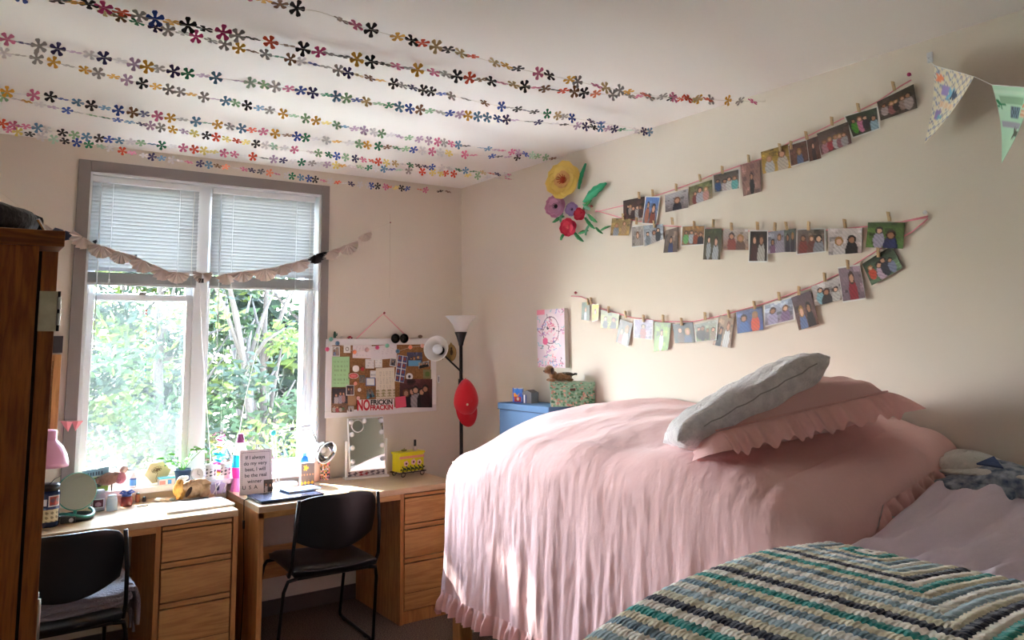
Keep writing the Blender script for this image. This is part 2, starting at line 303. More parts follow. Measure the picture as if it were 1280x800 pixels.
#@@PART2
# ---------------------------------------------------------------- desks
def make_desk(label,loc,kneeside=0):
    d=thing('desk',label,'desk',loc,group='oak student desks under the window')   # origin: front left floor corner; x right, y back
    w,dp,h=1.215,.61,.76; px=.822
    MB().box((0,0,h-.032),(w,dp,h)).build('desktop',M_oaktop,d,bevel=.002)
    MB().box((0,.0,h-.062),(px,.022,h-.032)).build('apron',M_oak,d,bevel=.001)
    MB().box((0,0,0),(.028,dp,h-.032)).build('side_panel',M_oaky,d,bevel=.001)
    MB().box((.028,dp-.07,.24),(px,dp-.05,.42)).build('back_panel',M_oak,d,bevel=.001)
    mb=MB().box((px,0,0),(px+.024,dp,h-.032)).box((w-.024,0,0),(w,dp,h-.032)).box((px+.024,dp-.02,.03),(w-.024,dp,h-.032)).box((px+.024,.012,.0),(w-.024,.03,.068)).box((px+.024,.03,.05),(w-.024,dp-.02,.068))
    mb.build('pedestal',M_oaky,d,bevel=.001)
    x0,x1=px+.03,w-.03
    for z0,z1,s0,s1 in ((.555,.698,.704,.722),(.365,.518,.524,.549),(.074,.330,.336,.359)):
        dr=MB().box((x0,.002,z0),(x1,.022,z1)).build('drawer',M_oak,d,bevel=.003)
        MB().box((x0,.006,s0),(x1,.026,s1)).build('finger_rail',M_oak,dr,bevel=.002)
        MB().box((x0+.01,.03,z0+.01),(x1-.01,dp-.06,z1-.02)).build('drawer_box',M_oaky,dr)
    MB().box((x0+.002,.0,.168),(x1-.002,.0035,.1695)).build('groove',M_gap,d)
    return d
make_desk('oak desk at left with white paper and driftwood on its top',(.03,4.25,0))
dk=make_desk('oak desk at right with the lighted vanity mirror on its top',(1.35,4.25,0)); 
# ---------------------------------------------------------------- chairs
def make_chair(label,loc,rz):
    c=thing('stacking_chair',label,'chair',loc,rz,group='black stacking chairs at the desks')   # faces +y ; origin seat centre on floor
    def seat(u,v):
        x=(u-.5)*.44; y=(v-.5)*.47; e=1-max(abs(u-.5),abs(v-.5))*2; return (x*(1-.04*v),y,.455+.018*min(1,e*6)-.012*math.cos((u-.5)*PI)-.03*max(0,v-.85)*4*.5)
    mb=MB().grid(seat,15,15); mb.build('seat',M_blackpl,c,smooth=True,solid=.035,bevel=.004)
    def back(u,v):
        a=(u-.5)*2; wd=.210+.008*math.sin(v*PI); top=1-.10*abs(a)**4; bot=.06*(1-a*a)
        z=.575-bot+(.272*v+bot*v)*1.0; z=.61-bot*(1-v)*1.0+v*(.225*top); x=a*(wd if v<.7 else wd*(1-.10*((v-.7)/.3)**3)); y=-.215-.055*v-.05*math.cos(a*PI/2)+.03
        return (x,y,z)
    MB().grid(back,21,12).build('backrest',M_blackpl,c,smooth=True,solid=.014,bevel=.003)
    for s in (-1,1):
        MB().tube([(s*.215,-.12,.43),(s*.232,-.195,.44),(s*.232,-.235,.50),(s*.226,-.262,.66),(s*.212,-.268,.82)],.0095,8).build('back_upright',M_blackmetal,c,smooth=True)
        MB().tube([(s*.19,-.20,.425),(s*.235,-.19,.415),(s*.250,-.17,.36),(s*.262,-.105,.02),(s*.262,-.095,.011),(s*.262,-.07,.0105),(s*.262,.35,.0105),(s*.262,.385,.012),(s*.26,.39,.03),(s*.236,.245,.395),(s*.225,.225,.425),(s*.18,.22,.428)],.0095,8).build('sled_leg',M_blackmetal,c,smooth=True)
        for y in (-.02,.30): MB().box((s*.262-.012,y,.0),(s*.262+.012,y+.03,.012)).build('glide',M_blackpl,c,bevel=.002)
    for a in ((-.19,-.20,.425),(-.19,.22,.428)): MB().cyl(a,(.19,a[1],a[2]),.009).build('cross_bar',M_blackmetal,c,smooth=True)
    return c
make_chair('black stacking chair with empty seat pushed in at the right desk',(1.685,4.23,0),-.04)
ch=make_chair('black stacking chair holding a folded grey blanket at the left desk',(.43,4.10,0),.02)
bl=thing('folded_blanket','grey folded blanket lying on the seat of the left chair, fringe hanging','blanket',(.43,4.10,.476),.02)
M_greyb=mat('grey_knit',(126,122,130),.95,bump=(120,.8),sheen=.4)
for k in range(3):
    def lay(u,v,k=k):
        a=(u-.5)*2; b=(v-.5)*2; return (a*.235+.02+.012*k,b*.17-.02,.016+.026*k+.012*nz(a*3+k*2+b)+(.012 if abs(a)>.9 else 0)-.02*max(0,abs(b)-.8)*3)
    MB().grid(lay,22,12).build('fold',M_greyb,bl,smooth=True,solid=.022,bevel=.006)
MB().grid(lambda u,v:(.245+.05*math.sin(u*1.9)+.01*nz(v*9),-.17+.2*v,.085-.17*u*u+.01*nz(v*7+u*4)),12,14).build('hanging_corner',M_greyb,bl,smooth=True,solid=.015)
MB().tube([(.28,-.12,-.04),(.287,-.12,-.09),(.29,-.125,-.13)],.006,6).tube([(.27,-.15,-.02),(.268,-.155,-.10)],.005,6).build('tie',M_greyb,bl,smooth=True)
# ---------------------------------------------------------------- wardrobe
wd=thing('wardrobe','dark oak wardrobe with exposed hinge at the left edge of the view','wardrobe',(-.16,2.13,0))
mb=MB().box((-.29,-.305,0),(.285,-.287,1.80)).box((-.29,.287,0),(.285,.305,1.80)).box((-.29,-.287,0),(-.275,.287,1.80)).box((-.275,-.287,.06),(.285,.287,.08)).box((-.275,-.287,1.775),(.285,.287,1.795)); mb.build('body',M_dark,wd,bevel=.001)
MB().box((-.295,-.315,1.80),(.328,.315,1.832)).build('top_board',wood('wardrobe_oak_top',(186,110,50),(130,72,32),'x',1.4,.5),wd,bevel=.002)
MB().box((.285,-.3,.05),(.291,.3,1.79)).build('gap_shade',M_gap,wd)  # dark strip paints the shade inside the open gap behind the doors
for s in (-1,1):
    y0,y1=(-.305,-.002) if s<0 else (.002,.305)
    dr=MB().box((.291,y0,.04),(.319,y1,1.79)).build('door',M_dark,wd,bevel=.001)
    for z in (1.67,.25): 
        hp=MB().box((.290,s*.308,z-.04),(.322,s*.305,z+.04)).box((.319,s*.306,z-.04),(.3225,s*.27,z+.04)); M_brass=mat('painted_hinge',(240,236,212),.5,var=(40,(220,214,184))); h=hp.build('hinge',M_brass,dr,bevel=.001)
        for q in (-.02,.012): MB().cyl((.3245,s*.306,z+q-.008),(.3245,s*.306,z+q+.016),.0042).build('hinge_knuckle',M_steel,h)
        MB().cyl((.3245,s*.306,z-.04),(.3245,s*.306,z+.04),.003).build('hinge_pin',M_blackmetal,h)
    MB().tube([(.319,s*.03,.95),(.345,s*.03,.955),(.345,s*.03,1.045),(.319,s*.03,1.05)],.005,8).build('door_handle',M_steel,dr,smooth=True)
bag=thing('black_bag','soft black bag lying on top of the wardrobe','bag',(-.13,2.12,1.832))
def bagf(u,v):
    a=u*2*PI; b=v; r=(1-abs(2*b-1)**3)**.4 if 0<b<1 else 0; return (.275*math.cos(a)*r*(1+.05*nz(a*2)), .19*math.sin(a)*r, .002+.100*b*(1+.12*nz(a+b*5)))
MB().grid(bagf,30,12).build('bag_body',mat('black_nylon',(8,8,10),.6,bump=(70,.6)),bag,smooth=True,merge=True)
MB().tube([(.24*math.cos(a),.165*math.sin(a),.066) for a in np.linspace(-.9,.9,14)],.004,6).build('zipper',M_steel,bag)
MB().tube([(.262,-.1,.05),(.275,-.09,.03),(.262,-.08,.012)],.004,6).build('strap_ring',M_chrome,bag)
# ---------------------------------------------------------------- bed with pink comforter
bx0,bx1,by0,by1=2.04,2.95,1.58,3.44
bed=thing('raised_bed','raised oak single bed under the pink comforter along the right wall','bed',((bx0+bx1)/2,(by0+by1)/2,0))
def loc(p): return (p[0]-(bx0+bx1)/2,p[1]-(by0+by1)/2,p[2])
for x in (bx0,bx1-.07):
    for y in (by0+.02,by1-.07): MB().box(loc((x,y,0)),loc((x+.07,y+.07,1.02))).build('bed_post',M_oakz,bed,bevel=.004)
for x in (bx0+.012,bx1-.05): MB().box(loc((x,by0+.09,.80)),loc((x+.03,by1-.07,.95))).build('side_rail',M_oak,bed,bevel=.003)
for y in (by0+.04,by1-.055):
    for z in (.30,.80): MB().box(loc((bx0+.07,y,z)),loc((bx1-.07,y+.025,z+.12))).build('end_rail',M_oak,bed,bevel=.003)
MB().box(loc((bx0+.045,by0+.09,.86)),loc((bx1-.055,by1-.075,.88))).build('bed_slats',M_oak,bed)
mt=MB().box((-.38,-.86,0),(.44,.80,.11)).build('mattress',mat('mattress_ticking',(225,225,228),.8),None,bevel=.04,loc=((bx0+bx1)/2,(by0+by1)/2-.02,.885)); tag(mt,'white mattress lying hidden under the pink comforter on the raised bed','mattress')
# comforter
TX0,TX1,TY0,TY1=2.15,2.965,1.585,3.37; CR=.16
def ztop(x,y):
    t=(TX1-x)/.82; z=1.292-.10*t*t-.035*max(0,(y-2.9)/.5)**2+.012*math.sin(y*5.1+x*2)*math.sin(x*7)+.006*math.sin(y*13+x*9)
    z+=.028*math.exp(-((y-1.8)/.25)**2)*math.exp(-((x-2.55)/.35)**2)
    z+=.007*mnoise.noise(Vector((x*5,y*5,2)))+.005*(.3-abs(mnoise.noise(Vector((x*9+y*3,y*11,4)))))
    z-= .03*max(0,(1.78-y)/.12)**2*.5+.098*math.exp(-((x-2.10)**2)/.13-((y-3.42)**2)/.17)
    return z
edge=[]   # outline points with outward normal, perimeter s, drop length
def lerp(a,b,t): return a+(b-a)*t
N1,N2,N3=70,200,60
for i in range(N1+1): x=lerp(TX1,TX0,i/N1); edge.append((x,TY1,0,1,.86))
for i in range(1,24): a=PI/2*(i/24); edge.append((TX0,TY1,-math.sin(a),math.cos(a),.87+.02*math.sin(2*a)))
for i in range(N2+1): y=lerp(TY1,TY0,i/N2); edge.append((TX0,y,-1,0,.86))
for i in range(1,20): a=PI/2*(i/20); edge.append((TX0,TY0,-math.cos(a),-math.sin(a),lerp(.86,.50,max(0,a/(PI/2)*2-1))))
for i in range(N3+1): x=lerp(TX0,TX1,i/N3); edge.append((x,TY0,0,-1,(.50-.27*min(1,i/N3/.32)-.03*i/N3)))
edge=[(x,y,a,b,(ztop(x,y)+.09-(.42 if (a<-.5 and abs(b)<.5) else .38)) if b>-.2 else L_) for x,y,a,b,L_ in edge]
per=[0]
for a,b in zip(edge,edge[1:]):
    da=math.hypot(a[2]-b[2],a[3]-b[3])*.3; per.append(per[-1]+math.hypot(a[0]-b[0],a[1]-b[1])+da)
def skirt(i,d,extra=0,rw=0):
    x,y,nx_,ny_,L_=edge[i]; s=per[i]; R_=CR; z0=ztop(x,y); arc=R_*PI/2
    if d<arc: th=d/R_; o=R_*math.sin(th); z=z0-R_*(1-math.cos(th))
    else: o=R_; z=z0-R_-(d-arc)
    k=max(0,min(1,(d-.16)/.7)); am=.016*k**.9*(1+.35*abs(math.sin(s*4+1)))
    N=lambda a,b,c:mnoise.noise(Vector((a,b,c)))
    w=1.5*N(s*5.5,d*.7,1.3)+1.0*N(s*14+d*1.2,d*1.1,5.1)*(.5+.5*k)+.75*(.35-abs(N(s*21-d*1.5,d*1.6,9.7)))*(.3+.7*k)+.45*(.3-abs(N(s*48+d*3,d*3.2,3.3)))
    o+=.004*(.25-abs(N(s*19+d*9,d*11-s*7,7.7)))*min(1,d*4)
    o+=am*w+.02*k*(1 if ny_<.5 else .6)+rw
    # deeper tuck near the foot corner
    if abs(ny_)<.001 and nx_<0 and s>0: o-=.0
    return (x+nx_*o,y+ny_*o,z)
mb=MB(); ny=N2; 
# top grid (matches edge samples)
g=lambda u,v:(lerp(TX1,TX0,u),lerp(TY1,TY0,v),ztop(lerp(TX1,TX0,u),lerp(TY1,TY0,v)))
mb.grid(g,N1+1,N2+1)
ND=44; vs=[];fs=[]
for i in range(len(edge)):
    Ld=edge[i][4]
    for j in range(ND+1): vs.append(skirt(i,Ld*j/ND))
fs=[(i*(ND+1)+j,i*(ND+1)+j+1,(i+1)*(ND+1)+j+1,(i+1)*(ND+1)+j) for i in range(len(edge)-1) for j in range(ND)]
mb.add(vs,fs)
cf=thing('comforter','dusty pink comforter with a ruffled hem draped over the raised bed','comforter',(2.5,2.5,1.0))
mb.v=[(a-2.5,b-2.5,c-1.0) for a,b,c in mb.v]
mb.build('quilt_cover',M_pinkf,cf,smooth=True,merge=True)
mb=MB(); vs=[]; K=6
E2=[]; K=2
for i in range(len(edge)-1):
    for q in range(K): E2.append(i+q/K)
NR=8
for e_ in E2:
    i=int(e_); t=e_-i; p=Vector(skirt(i,edge[i][4])).lerp(Vector(skirt(i+1,edge[i+1][4])),t); nn=Vector((lerp(edge[i][2],edge[i+1][2],t),lerp(edge[i][3],edge[i+1][3],t),0)); s=lerp(per[i],per[i+1],t)
    up=.9 if edge[i][3]>-.9 else .55
    for j in range(NR+1):
        v=j/NR; wv=(.012*math.sin(s*150+2*math.sin(s*17))+.011*math.sin(s*88+1.3))*min(1,v*2.2)
        vs.append(p+nn*(wv+.004+.016*v)+Vector((0,0,-.09*v*up+.004)))
n_=NR+1; mb.add([(a[0]-2.5,a[1]-2.5,a[2]-1) for a in vs],[(i*n_+j,i*n_+j+1,(i+1)*n_+j+1,(i+1)*n_+j) for i in range(len(E2)-1) for j in range(NR)])
mb.build('ruffle',M_pinkr,cf,smooth=True)
# ---------------------------------------------------------------- pillows
def cushion(mb,w,h,t,M,n=26,pinch=.10,wr=.004,seed=0):
    r=random.Random(seed); ph=[r.uniform(0,6) for _ in range(6)]
    def f(u,v,sg):
        a,b=2*u-1,2*v-1; e=(1-a**4)*(1-b**4); e=max(0,e)**.42
        x=a*w/2*(1-pinch*(1-b*b)*a*a*.9); y=b*h/2*(1-pinch*(1-a*a)*b*b*.9)
        z=sg*t/2*e*(1+.05*math.sin(3*a+ph[0])*math.sin(2.5*b+ph[1]))+wr*e*math.sin(9*a+5*b+ph[2])+wr*e*math.sin(14*b-4*a+ph[3])
        return M@Vector((x,y,z))
    mb.grid(lambda u,v:f(u,v,1),n,n); mb.grid(lambda u,v:f(v,u,-1),n,n)
def outline(w,h,pinch,n=60):
    P=[]
    for k in range(4):
        for i in range(n):
            t=-1+2*i/n
            a,b=[(t,-1),(1,t),(-t,1),(-1,-t)][k]
            P.append((a*w/2*(1-pinch*(1-b*b)*a*a*.9),b*h/2*(1-pinch*(1-a*a)*b*b*.9)))
    return P
# pink ruffled pillow
pA=Vector((2.06,1.80,1.245)); pB=Vector((2.60,1.44,1.380)); xa=(pB-pA).normalized(); ya=Vector((.50,.74,-.09)); za=xa.cross(ya).normalized(); ya=za.cross(xa)
pc=(pA+pB)/2+ya*.235+za*.045
pil=thing('ruffled_pillow','pink pillow with a ruffled edge resting on the comforter below the grey cushion','pillow',pc)
Mp=Matrix((xa,ya,za)).transposed().to_4x4()
mb=MB(); cushion(mb,.60,.42,.18,Mp,30,.06,.005,3); mb.build('pillowcase',M_pinkf,pil,smooth=True,merge=True)
ol=outline(.60,.44,.06,90); mb=MB(); vs=[];m_=7; N=len(ol); s=0
for i in range(N):
    p=Vector(ol[i]); q=Vector(ol[(i+1)%N]); o=Vector(ol[i-1]); tt=(q-o).normalized(); nn=Vector((tt.y,-tt.x)); cn=1 if False else 0
    # widen at corners
    rr=.080*(1+.35*(abs(p.x)/.3)**12*(abs(p.y)/.22)**12); s+=(p-o).length
    for j in range(m_+1):
        v=j/m_; z=(.008*math.sin(s*150+2*math.sin(s*21))+.008*math.sin(s*61+1))*min(1,v*1.8)-.072*v**1.4
        vs.append(Mp@Vector((p.x+nn.x*rr*v,p.y+nn.y*rr*v,z)))
k=m_+1; mb.add(vs,[(i*k+j,i*k+j+1,((i+1)%N)*k+j+1,((i+1)%N)*k+j) for i in range(N) for j in range(m_)])
mb.build('pillow_ruffle',M_pinkr,pil,smooth=True)
mb=MB(); mb.tube([Mp@Vector((x,y,.004)) for x,y in ol[::3]],.0028,5,closed=True); mb.build('seam',M_pinkr,pil)
# grey plush cushion
gA=Vector((2.00,1.88,1.272)); gB=Vector((2.42,1.60,1.530)); xa=(gB-gA).normalized(); ya=Vector((.78,.62,-.015)); za=xa.cross(ya).normalized(); ya=za.cross(xa); Mg=Matrix((xa,ya,za)).transposed().to_4x4()
gp=thing('plush_cushion','grey plush cushion leaning against the pink ruffled pillow','cushion',(gA+gB)/2+ya*.17+za*.0)
mb=MB(); cushion(mb,.60,.38,.13,Mg,34,.05,.006,8); mb.build('cushion_cover',M_fur,gp,smooth=True,merge=True)
mb=MB(); mb.tube([Mg@Vector((-.20+.44*i/14,-.200+.004*math.sin(i),.0+.003*math.sin(i*2))) for i in range(15)],.0022,5); mb.build('zipper_seam',mat('seam_grey',(170,167,168),.8),gp)
# ---------------------------------------------------------------- near bed
nb=thing('low_bed','oak single bed under the lilac sheet and crochet blanket in the foreground','bed',(1.98,.93,0))
for x in (-.96,.90):
    for y in (-.46,.36): MB().box((x,y,0),(x+.06,y+.06,.88)).build('bed_post',M_oakz,nb,bevel=.004)
for y in (-.45,.385): MB().box((-.90,y,.62),(.90,y+.03,.76)).build('side_rail',M_oak,nb,bevel=.003)
for x in (-.945,.915): MB().box((x,-.40,.62),(x+.03,.36,.76)).build('end_rail',M_oak,nb,bevel=.003)
MB().box((-.90,-.42,.70),(.91,.385,.72)).build('bed_slats',M_oak,nb)
m2=MB().box((-.93,-.44,0),(.96,.42,.2)).build('mattress',mat('mattress_ticking'),None,bevel=.05,loc=(1.98,.93,.765)); tag(m2,'white mattress lying hidden under the lilac sheet on the near bed','mattress')
def Z2(x,y):
    z=1.005
    if x<1.5: z-=.50*(1.5-x)**2
    z+=.030*math.exp(-((x-1.75)/.28)**2)
    if x>2.2: z+=.115*min(1,(x-2.2)/.5)**1.2*(.35+.65*min(1,max(0,(y-.95)/.35)))
    return z
def drape(x,y,off,R,X0=1.10,Y0=.50,Y1=1.345,X1=9):
    cx=min(max(x,X0),X1); cy=min(max(y,Y0),Y1); dx,dy=x-cx,y-cy; d=math.hypot(dx,dy); z=Z2(cx,cy)+off
    if d<1e-6: return (x,y,z)
    ux,uy=dx/d,dy/d; arc=R*PI/2
    if d<arc: o=R*math.sin(d/R); z-=R*(1-math.cos(d/R))
    else: o=R+.03*(d-arc); z-=R+(d-arc)
    return (cx+ux*o,cy+uy*o,z)
def wrs(x,y): return .017*math.sin(y*38+x*9+1.5*math.sin(x*6))*min(1,max(0,x-1.9)*3)+.008*math.sin(y*71-x*16+2*math.sin(x*5))+.003*math.sin(x*25+y*12)
sh=thing('bed_sheet','wrinkled lilac sheet covering the near bed beside the crochet blanket','sheet',(1.98,.93,1.0))
mb=MB(); mb.grid(lambda u,v:tuple(np.array((lambda x,y:(lambda p:(p[0],p[1],p[2]+wrs(x,y)-.010*min(1,max(0,2.1-x)*8)))(drape(x,y,.0,.075)))(.98+u*1.98,.20+v*1.40))-(1.98,.93,1.0)),120,100); mb.build('sheet_cloth',M_lilac,sh,smooth=True)
# crochet blanket
def crochet():
    m=bpy.data.materials.new('crochet_yarn'); m.use_nodes=True; n=m.node_tree.nodes; l=m.node_tree.links; b=n['Principled BSDF']; b.inputs['Roughness'].default_value=.9; b.inputs['Sheen Weight'].default_value=.3
    at=n.new('ShaderNodeAttribute'); at.attribute_name='flat'; sp=n.new('ShaderNodeSeparateXYZ'); l.new(at.outputs['Vector'],sp.inputs[0])
    def M(op,a,b_=None,c=None):
        q=n.new('ShaderNodeMath'); q.operation=op
        for i,v in enumerate((a,b_,c)):
            if v is None: continue
            if isinstance(v,(int,float)): q.inputs[i].default_value=v
            else: l.new(v,q.inputs[i])
        return q.outputs[0]
    ax=M('ABSOLUTE',sp.outputs[0]); ay=M('ABSOLUTE',sp.outputs[1]); d0=M('MAXIMUM',ax,ay); tr=M('MINIMUM',ax,ay)
    nt=n.new('ShaderNodeTexNoise'); nt.inputs['Scale'].default_value=45; l.new(at.outputs['Vector'],nt.inputs['Vector'])
    zig=M('PINGPONG',M('DIVIDE',tr,.017),.5)       # stitch phase 0..0.5
    d=M('ADD',M('ADD',d0,M('MULTIPLY',zig,.011)),M('MULTIPLY',nt.outputs['Fac'],.003)); d=M('SUBTRACT',d,.004)
    row=M('DIVIDE',M('ADD',d,-.006),.0283); idx=M('FLOOR',row); wrapped=M('FLOORED_MODULO',idx,8)
    ramp=n.new('ShaderNodeValToRGB'); ramp.color_ramp.interpolation='CONSTANT'
    cols=[(246,240,228),(24,156,148),(226,218,190),(118,150,166),(246,242,232),(168,196,206),(226,220,196),(26,34,62)]
    e=ramp.color_ramp.elements
    for i,c in enumerate(cols):
        q=e[i] if i<2 else e.new(i/8); q.position=i/8; q.color=lin(c)+(1,)
    l.new(M('ADD',M('DIVIDE',wrapped,8),.01),ramp.inputs['Fac'])
    vn=n.new('ShaderNodeTexNoise'); vn.inputs['Scale'].default_value=160; l.new(at.outputs['Vector'],vn.inputs['Vector'])
    mx=n.new('ShaderNodeMix'); mx.data_type='RGBA'; mx.blend_type='MULTIPLY'; mx.inputs[0].default_value=.55; l.new(ramp.outputs[0],mx.inputs[6])
    g=n.new('ShaderNodeCombineColor'); v2=M('MULTIPLY_ADD',vn.outputs['Fac'],.6,.76)
    for i in range(3): l.new(v2,g.inputs[i])
    l.new(g.outputs[0],mx.inputs[7]); l.new(mx.outputs[2],b.inputs['Base Color'])
    fr=M('FRACT',row); rid=M('MULTIPLY',M('SINE',M('MULTIPLY',fr,PI)),1.0); st=M('SINE',M('MULTIPLY',M('DIVIDE',tr,.0115),2*PI)); hgt=M('ADD',rid,M('MULTIPLY_ADD',st,.28,M('MULTIPLY',vn.outputs['Fac'],.7)))
    bp=n.new('ShaderNodeBump'); bp.inputs['Strength'].default_value=.75; bp.inputs['Distance'].default_value=.004; l.new(hgt,bp.inputs['Height']); l.new(bp.outputs[0],b.inputs['Normal'])
    return m
mb=MB(); NU,NV=170,170; U0,U1,V0,V1=.84,2.055,.22,1.56; flat=[]
def bf(u,v):
    y=V0+v*(V1-V0); xe=U1+.012*math.sin(y*9)+.02*max(0,y-1.3); x=U0+u*(xe-U0); p=drape(x,y,.016,.085,Y1=1.35); d=max(abs(x-2.02),abs(y-1.235))
    flat.extend((x-2.02,y-1.235,0)); return (p[0]-1.5,p[1]-.93,p[2]+.0035*abs(math.sin(PI*(d-.006)/.0283))+.002*math.sin(min(abs(x-2.02),abs(y-1.235))*2*PI/.017)+.10*wrs(x,y)-1.0)
mb.grid(bf,NU,NV); me=mb.mesh('crochet_blanket',crochet(),True); a=me.attributes.new('flat','FLOAT_VECTOR','POINT'); a.data.foreach_set('vector',flat)
o=bpy.data.objects.new('crochet_blanket',me); COL.objects.link(o); o.location=(1.5,.93,1.0); q=o.modifiers.new('s','SOLIDIFY'); q.thickness=.012; q.offset=-.9
tag(o,'teal, navy and cream striped crochet blanket draped over the near bed','blanket')
# denim jacket
dj=thing('denim_jacket','light wash denim jacket with white fleece lining crumpled on the near bed by the wall','jacket',(2.83,1.27,1.10))
M_denim=mat('bleached_denim',(176,188,204),.9,bump=(60,.9),var=(34,(78,98,128))); M_fleece=mat('white_fleece',(222,222,216),.95,bump=(70,.9),sheen=.5)
def blob(mb,c,r,seed,n=26,amp=.14):
    ph=[random.Random(seed+k).uniform(0,6) for k in range(5)]
    def f(u,v):
        a=u*2*PI; t=v*PI; k=1+amp*math.sin(3*a+ph[0]+2*t)+amp*.6*math.sin(5*t+2*a+ph[1])+amp*.4*math.sin(9*a+4*t+ph[2])*math.sin(t)
        return (c[0]+r[0]*k*math.sin(t)*math.cos(a),c[1]+r[1]*k*math.sin(t)*math.sin(a),max(-.025,c[2]+r[2]*k*math.cos(t)))
    mb.grid(f,n+8,n)
mb=MB(); blob(mb,(.02,.02,.02),(.11,.19,.062),3,34,.10); blob(mb,(-.03,.05,.0),(.12,.13,.045),6,30,.12); mb.build('denim_shell',M_denim,dj,smooth=True,merge=True)
mb=MB(); blob(mb,(.03,.10,.058),(.085,.11,.052),9,30,.07); blob(mb,(-.015,.0,.048),(.06,.19,.020),12,26,.10); mb.build('fleece_lining',M_fleece,dj,smooth=True,merge=True)
mb=MB(); mb.add([(-.065,.03,.084),(-.05,-.045,.078),(-.03,-.01,.108)],[(0,1,2)]); mb.build('denim_collar',mat('blue_denim',(84,104,150),.9,bump=(90,.6)),dj,solid=.008)
# ---------------------------------------------------------------- dresser, bin and things on it
dr=thing('dresser','oak dresser standing behind the foot of the raised bed','dresser',(2.84,3.83,0))
MB().box((-.125,-.255,.02),(.125,.255,.95)).build('carcass',M_oaky,dr,bevel=.002)
for z in (.05,.36,.66):
    q=MB().box((-.138,-.24,z),(-.125,.24,z+.27)).build('drawer',M_oak,dr,bevel=.003); MB().box((-.148,-.05,z+.12),(-.138,.05,z+.14)).build('pull',M_steel,q,bevel=.002)
bn=thing('storage_bin','blue fabric storage bin with a lid standing behind the foot of the raised bed','storage bin',(2.855,3.83,.95))
M_blue=mat('blue_fabric',(92,128,170),.85,bump=(200,.3)); MB().box((-.10,-.25,0),(.10,.25,.245)).build('bin_body',M_blue,bn,bevel=.008); MB().box((-.106,-.257,.246),(.106,.257,.285)).build('bin_lid',M_blue,bn,bevel=.006)
MB().box((-.107,-.258,.2445),(.107,.258,.2475)).build('lid_edge_binding',mat('navy_binding',(50,66,92),.8),bn)
ZB=1.235
def floral(seed,base,cols,n):
    r=random.Random(seed); pts=[(r.random(),r.random(),r.uniform(.012,.035),r.uniform(.03,.09),L(r.choice(cols))) for _ in range(n)]
    def fn(u,v):
        c=L(base)
        for (a,b,p,q,k) in pts:
            if ((u-a)/p)**2+((v-b)/q)**2<1: c=k
        return c
    return fn
fb=thing('floral_box','mint box printed with flowers and leaves standing on the blue storage bin','box',(2.77,3.58,ZB),math.atan2(-.16,.21))
fc=[(88,150,110),(120,170,130),(210,150,140),(232,190,170),(70,120,90),(200,220,200)]
MB().box((.003,.003,.0),(.247,.177,.092)).build('box_body',mat('mint_card',(150,200,175),.6),fb,bevel=.002)
painted('box_front',(0,0,.094),(.25,0,.094),(.25,0,.001),(0,0,.001),floral(1,(150,200,172),fc,170),60,26,.003,fb,PAINT); painted('box_side',(0,.18,.094),(0,0,.094),(0,0,.001),(0,.18,.001),floral(2,(170,222,205),fc,90),44,26,.003,fb,PAINT)  # side base is lighter than the front: window light painted into it
lid=MB().box((-.002,-.002,.095),(.252,.182,.135)).build('box_lid',mat('mint_card'),fb,bevel=.002)
painted('lid_front',(-.002,-.0045,.135),(.252,-.0045,.135),(.252,-.0045,.095),(-.002,-.0045,.095),floral(3,(150,200,172),fc,80),60,12,.002,lid,PAINT); painted('lid_side',(-.0045,.182,.135),(-.0045,-.002,.135),(-.0045,-.002,.095),(-.0045,.182,.095),floral(4,(170,222,205),fc,40),44,12,.002,lid,PAINT)  # lid side has the same painted-in window light
painted('lid_top',(-.002,.182,.1365),(.252,.182,.1365),(.252,-.002,.1365),(-.002,-.002,.1365),floral(5,(150,200,172),fc,150),60,44,.001,lid,PAINT)
MB().box((.11,-.006,.088),(.14,-.004,.102)).build('box_clasp',mat('brown_tag',(90,70,55),.5),fb)
dp=thing('toy_dog','small brown plush dog lying on the floral box','toy',(2.845,3.60,ZB+.1375),math.radians(-22)); M_br=mat('brown_plush',(150,108,70),.95,bump=(120,.9),sheen=.5); M_brd=mat('dark_plush',(60,42,32),.95,bump=(120,.9),sheen=.4)
MB().ball((.02,0,.026),(.062,.030,.025),16).ball((-.03,0,.034),(.026,.024,.028),12).build('dog_body',M_br,dp,smooth=True)
MB().ball((-.055,-.006,.068),(.028,.027,.026),14).ball((-.076,-.016,.060),(.016,.015,.012),10).build('dog_head',M_br,dp,smooth=True)
for a in ((-.045,-.032,.062),(-.040,.020,.062)): MB().ball(a,(.010,.006,.020),10).build('dog_ear',M_brd,dp,smooth=True)
MB().ball((.045,0,.040),(.046,.024,.014),12).tube([(.08,0,.035),(.10,0,.042),(.112,.0,.04)],.006,6).build('dog_back',M_brd,dp,smooth=True)
for x,y in ((-.045,-.028),(-.045,.022),(.06,-.028),(.06,.026)): MB().ball((x,y,.010),(.022,.010,.0095),10).build('dog_paw',M_br,dp,smooth=True)
MB().ball((-.092,-.02,.062),.004,8).ball((-.074,-.031,.074),.0028,6).ball((-.083,-.006,.074),.0028,6).build('dog_eyes_and_nose',M_blackpl,dp,smooth=True)
pk=thing('toy_pack','bright blue, orange and red packet standing on the blue storage bin','packet',(2.82,3.975,ZB),math.radians(-68))
def pkf(u,v):
    if u<.12 or v>.93: return L((60,90,190))
    if (u-.5)**2+(v-.25)**2<.05: return L((30,120,215))
    if v>.62 and .15<u<.9: return L((190,30,40)) if (u-.55)**2+(v-.75)**2>.012 else L((235,210,190))
    if v>.36 and v<.62: return L((240,160,40)) if u<.75-(v-.36) else L((60,110,210))
    return L((220,220,225)) if v<.05 else L((70,130,215))
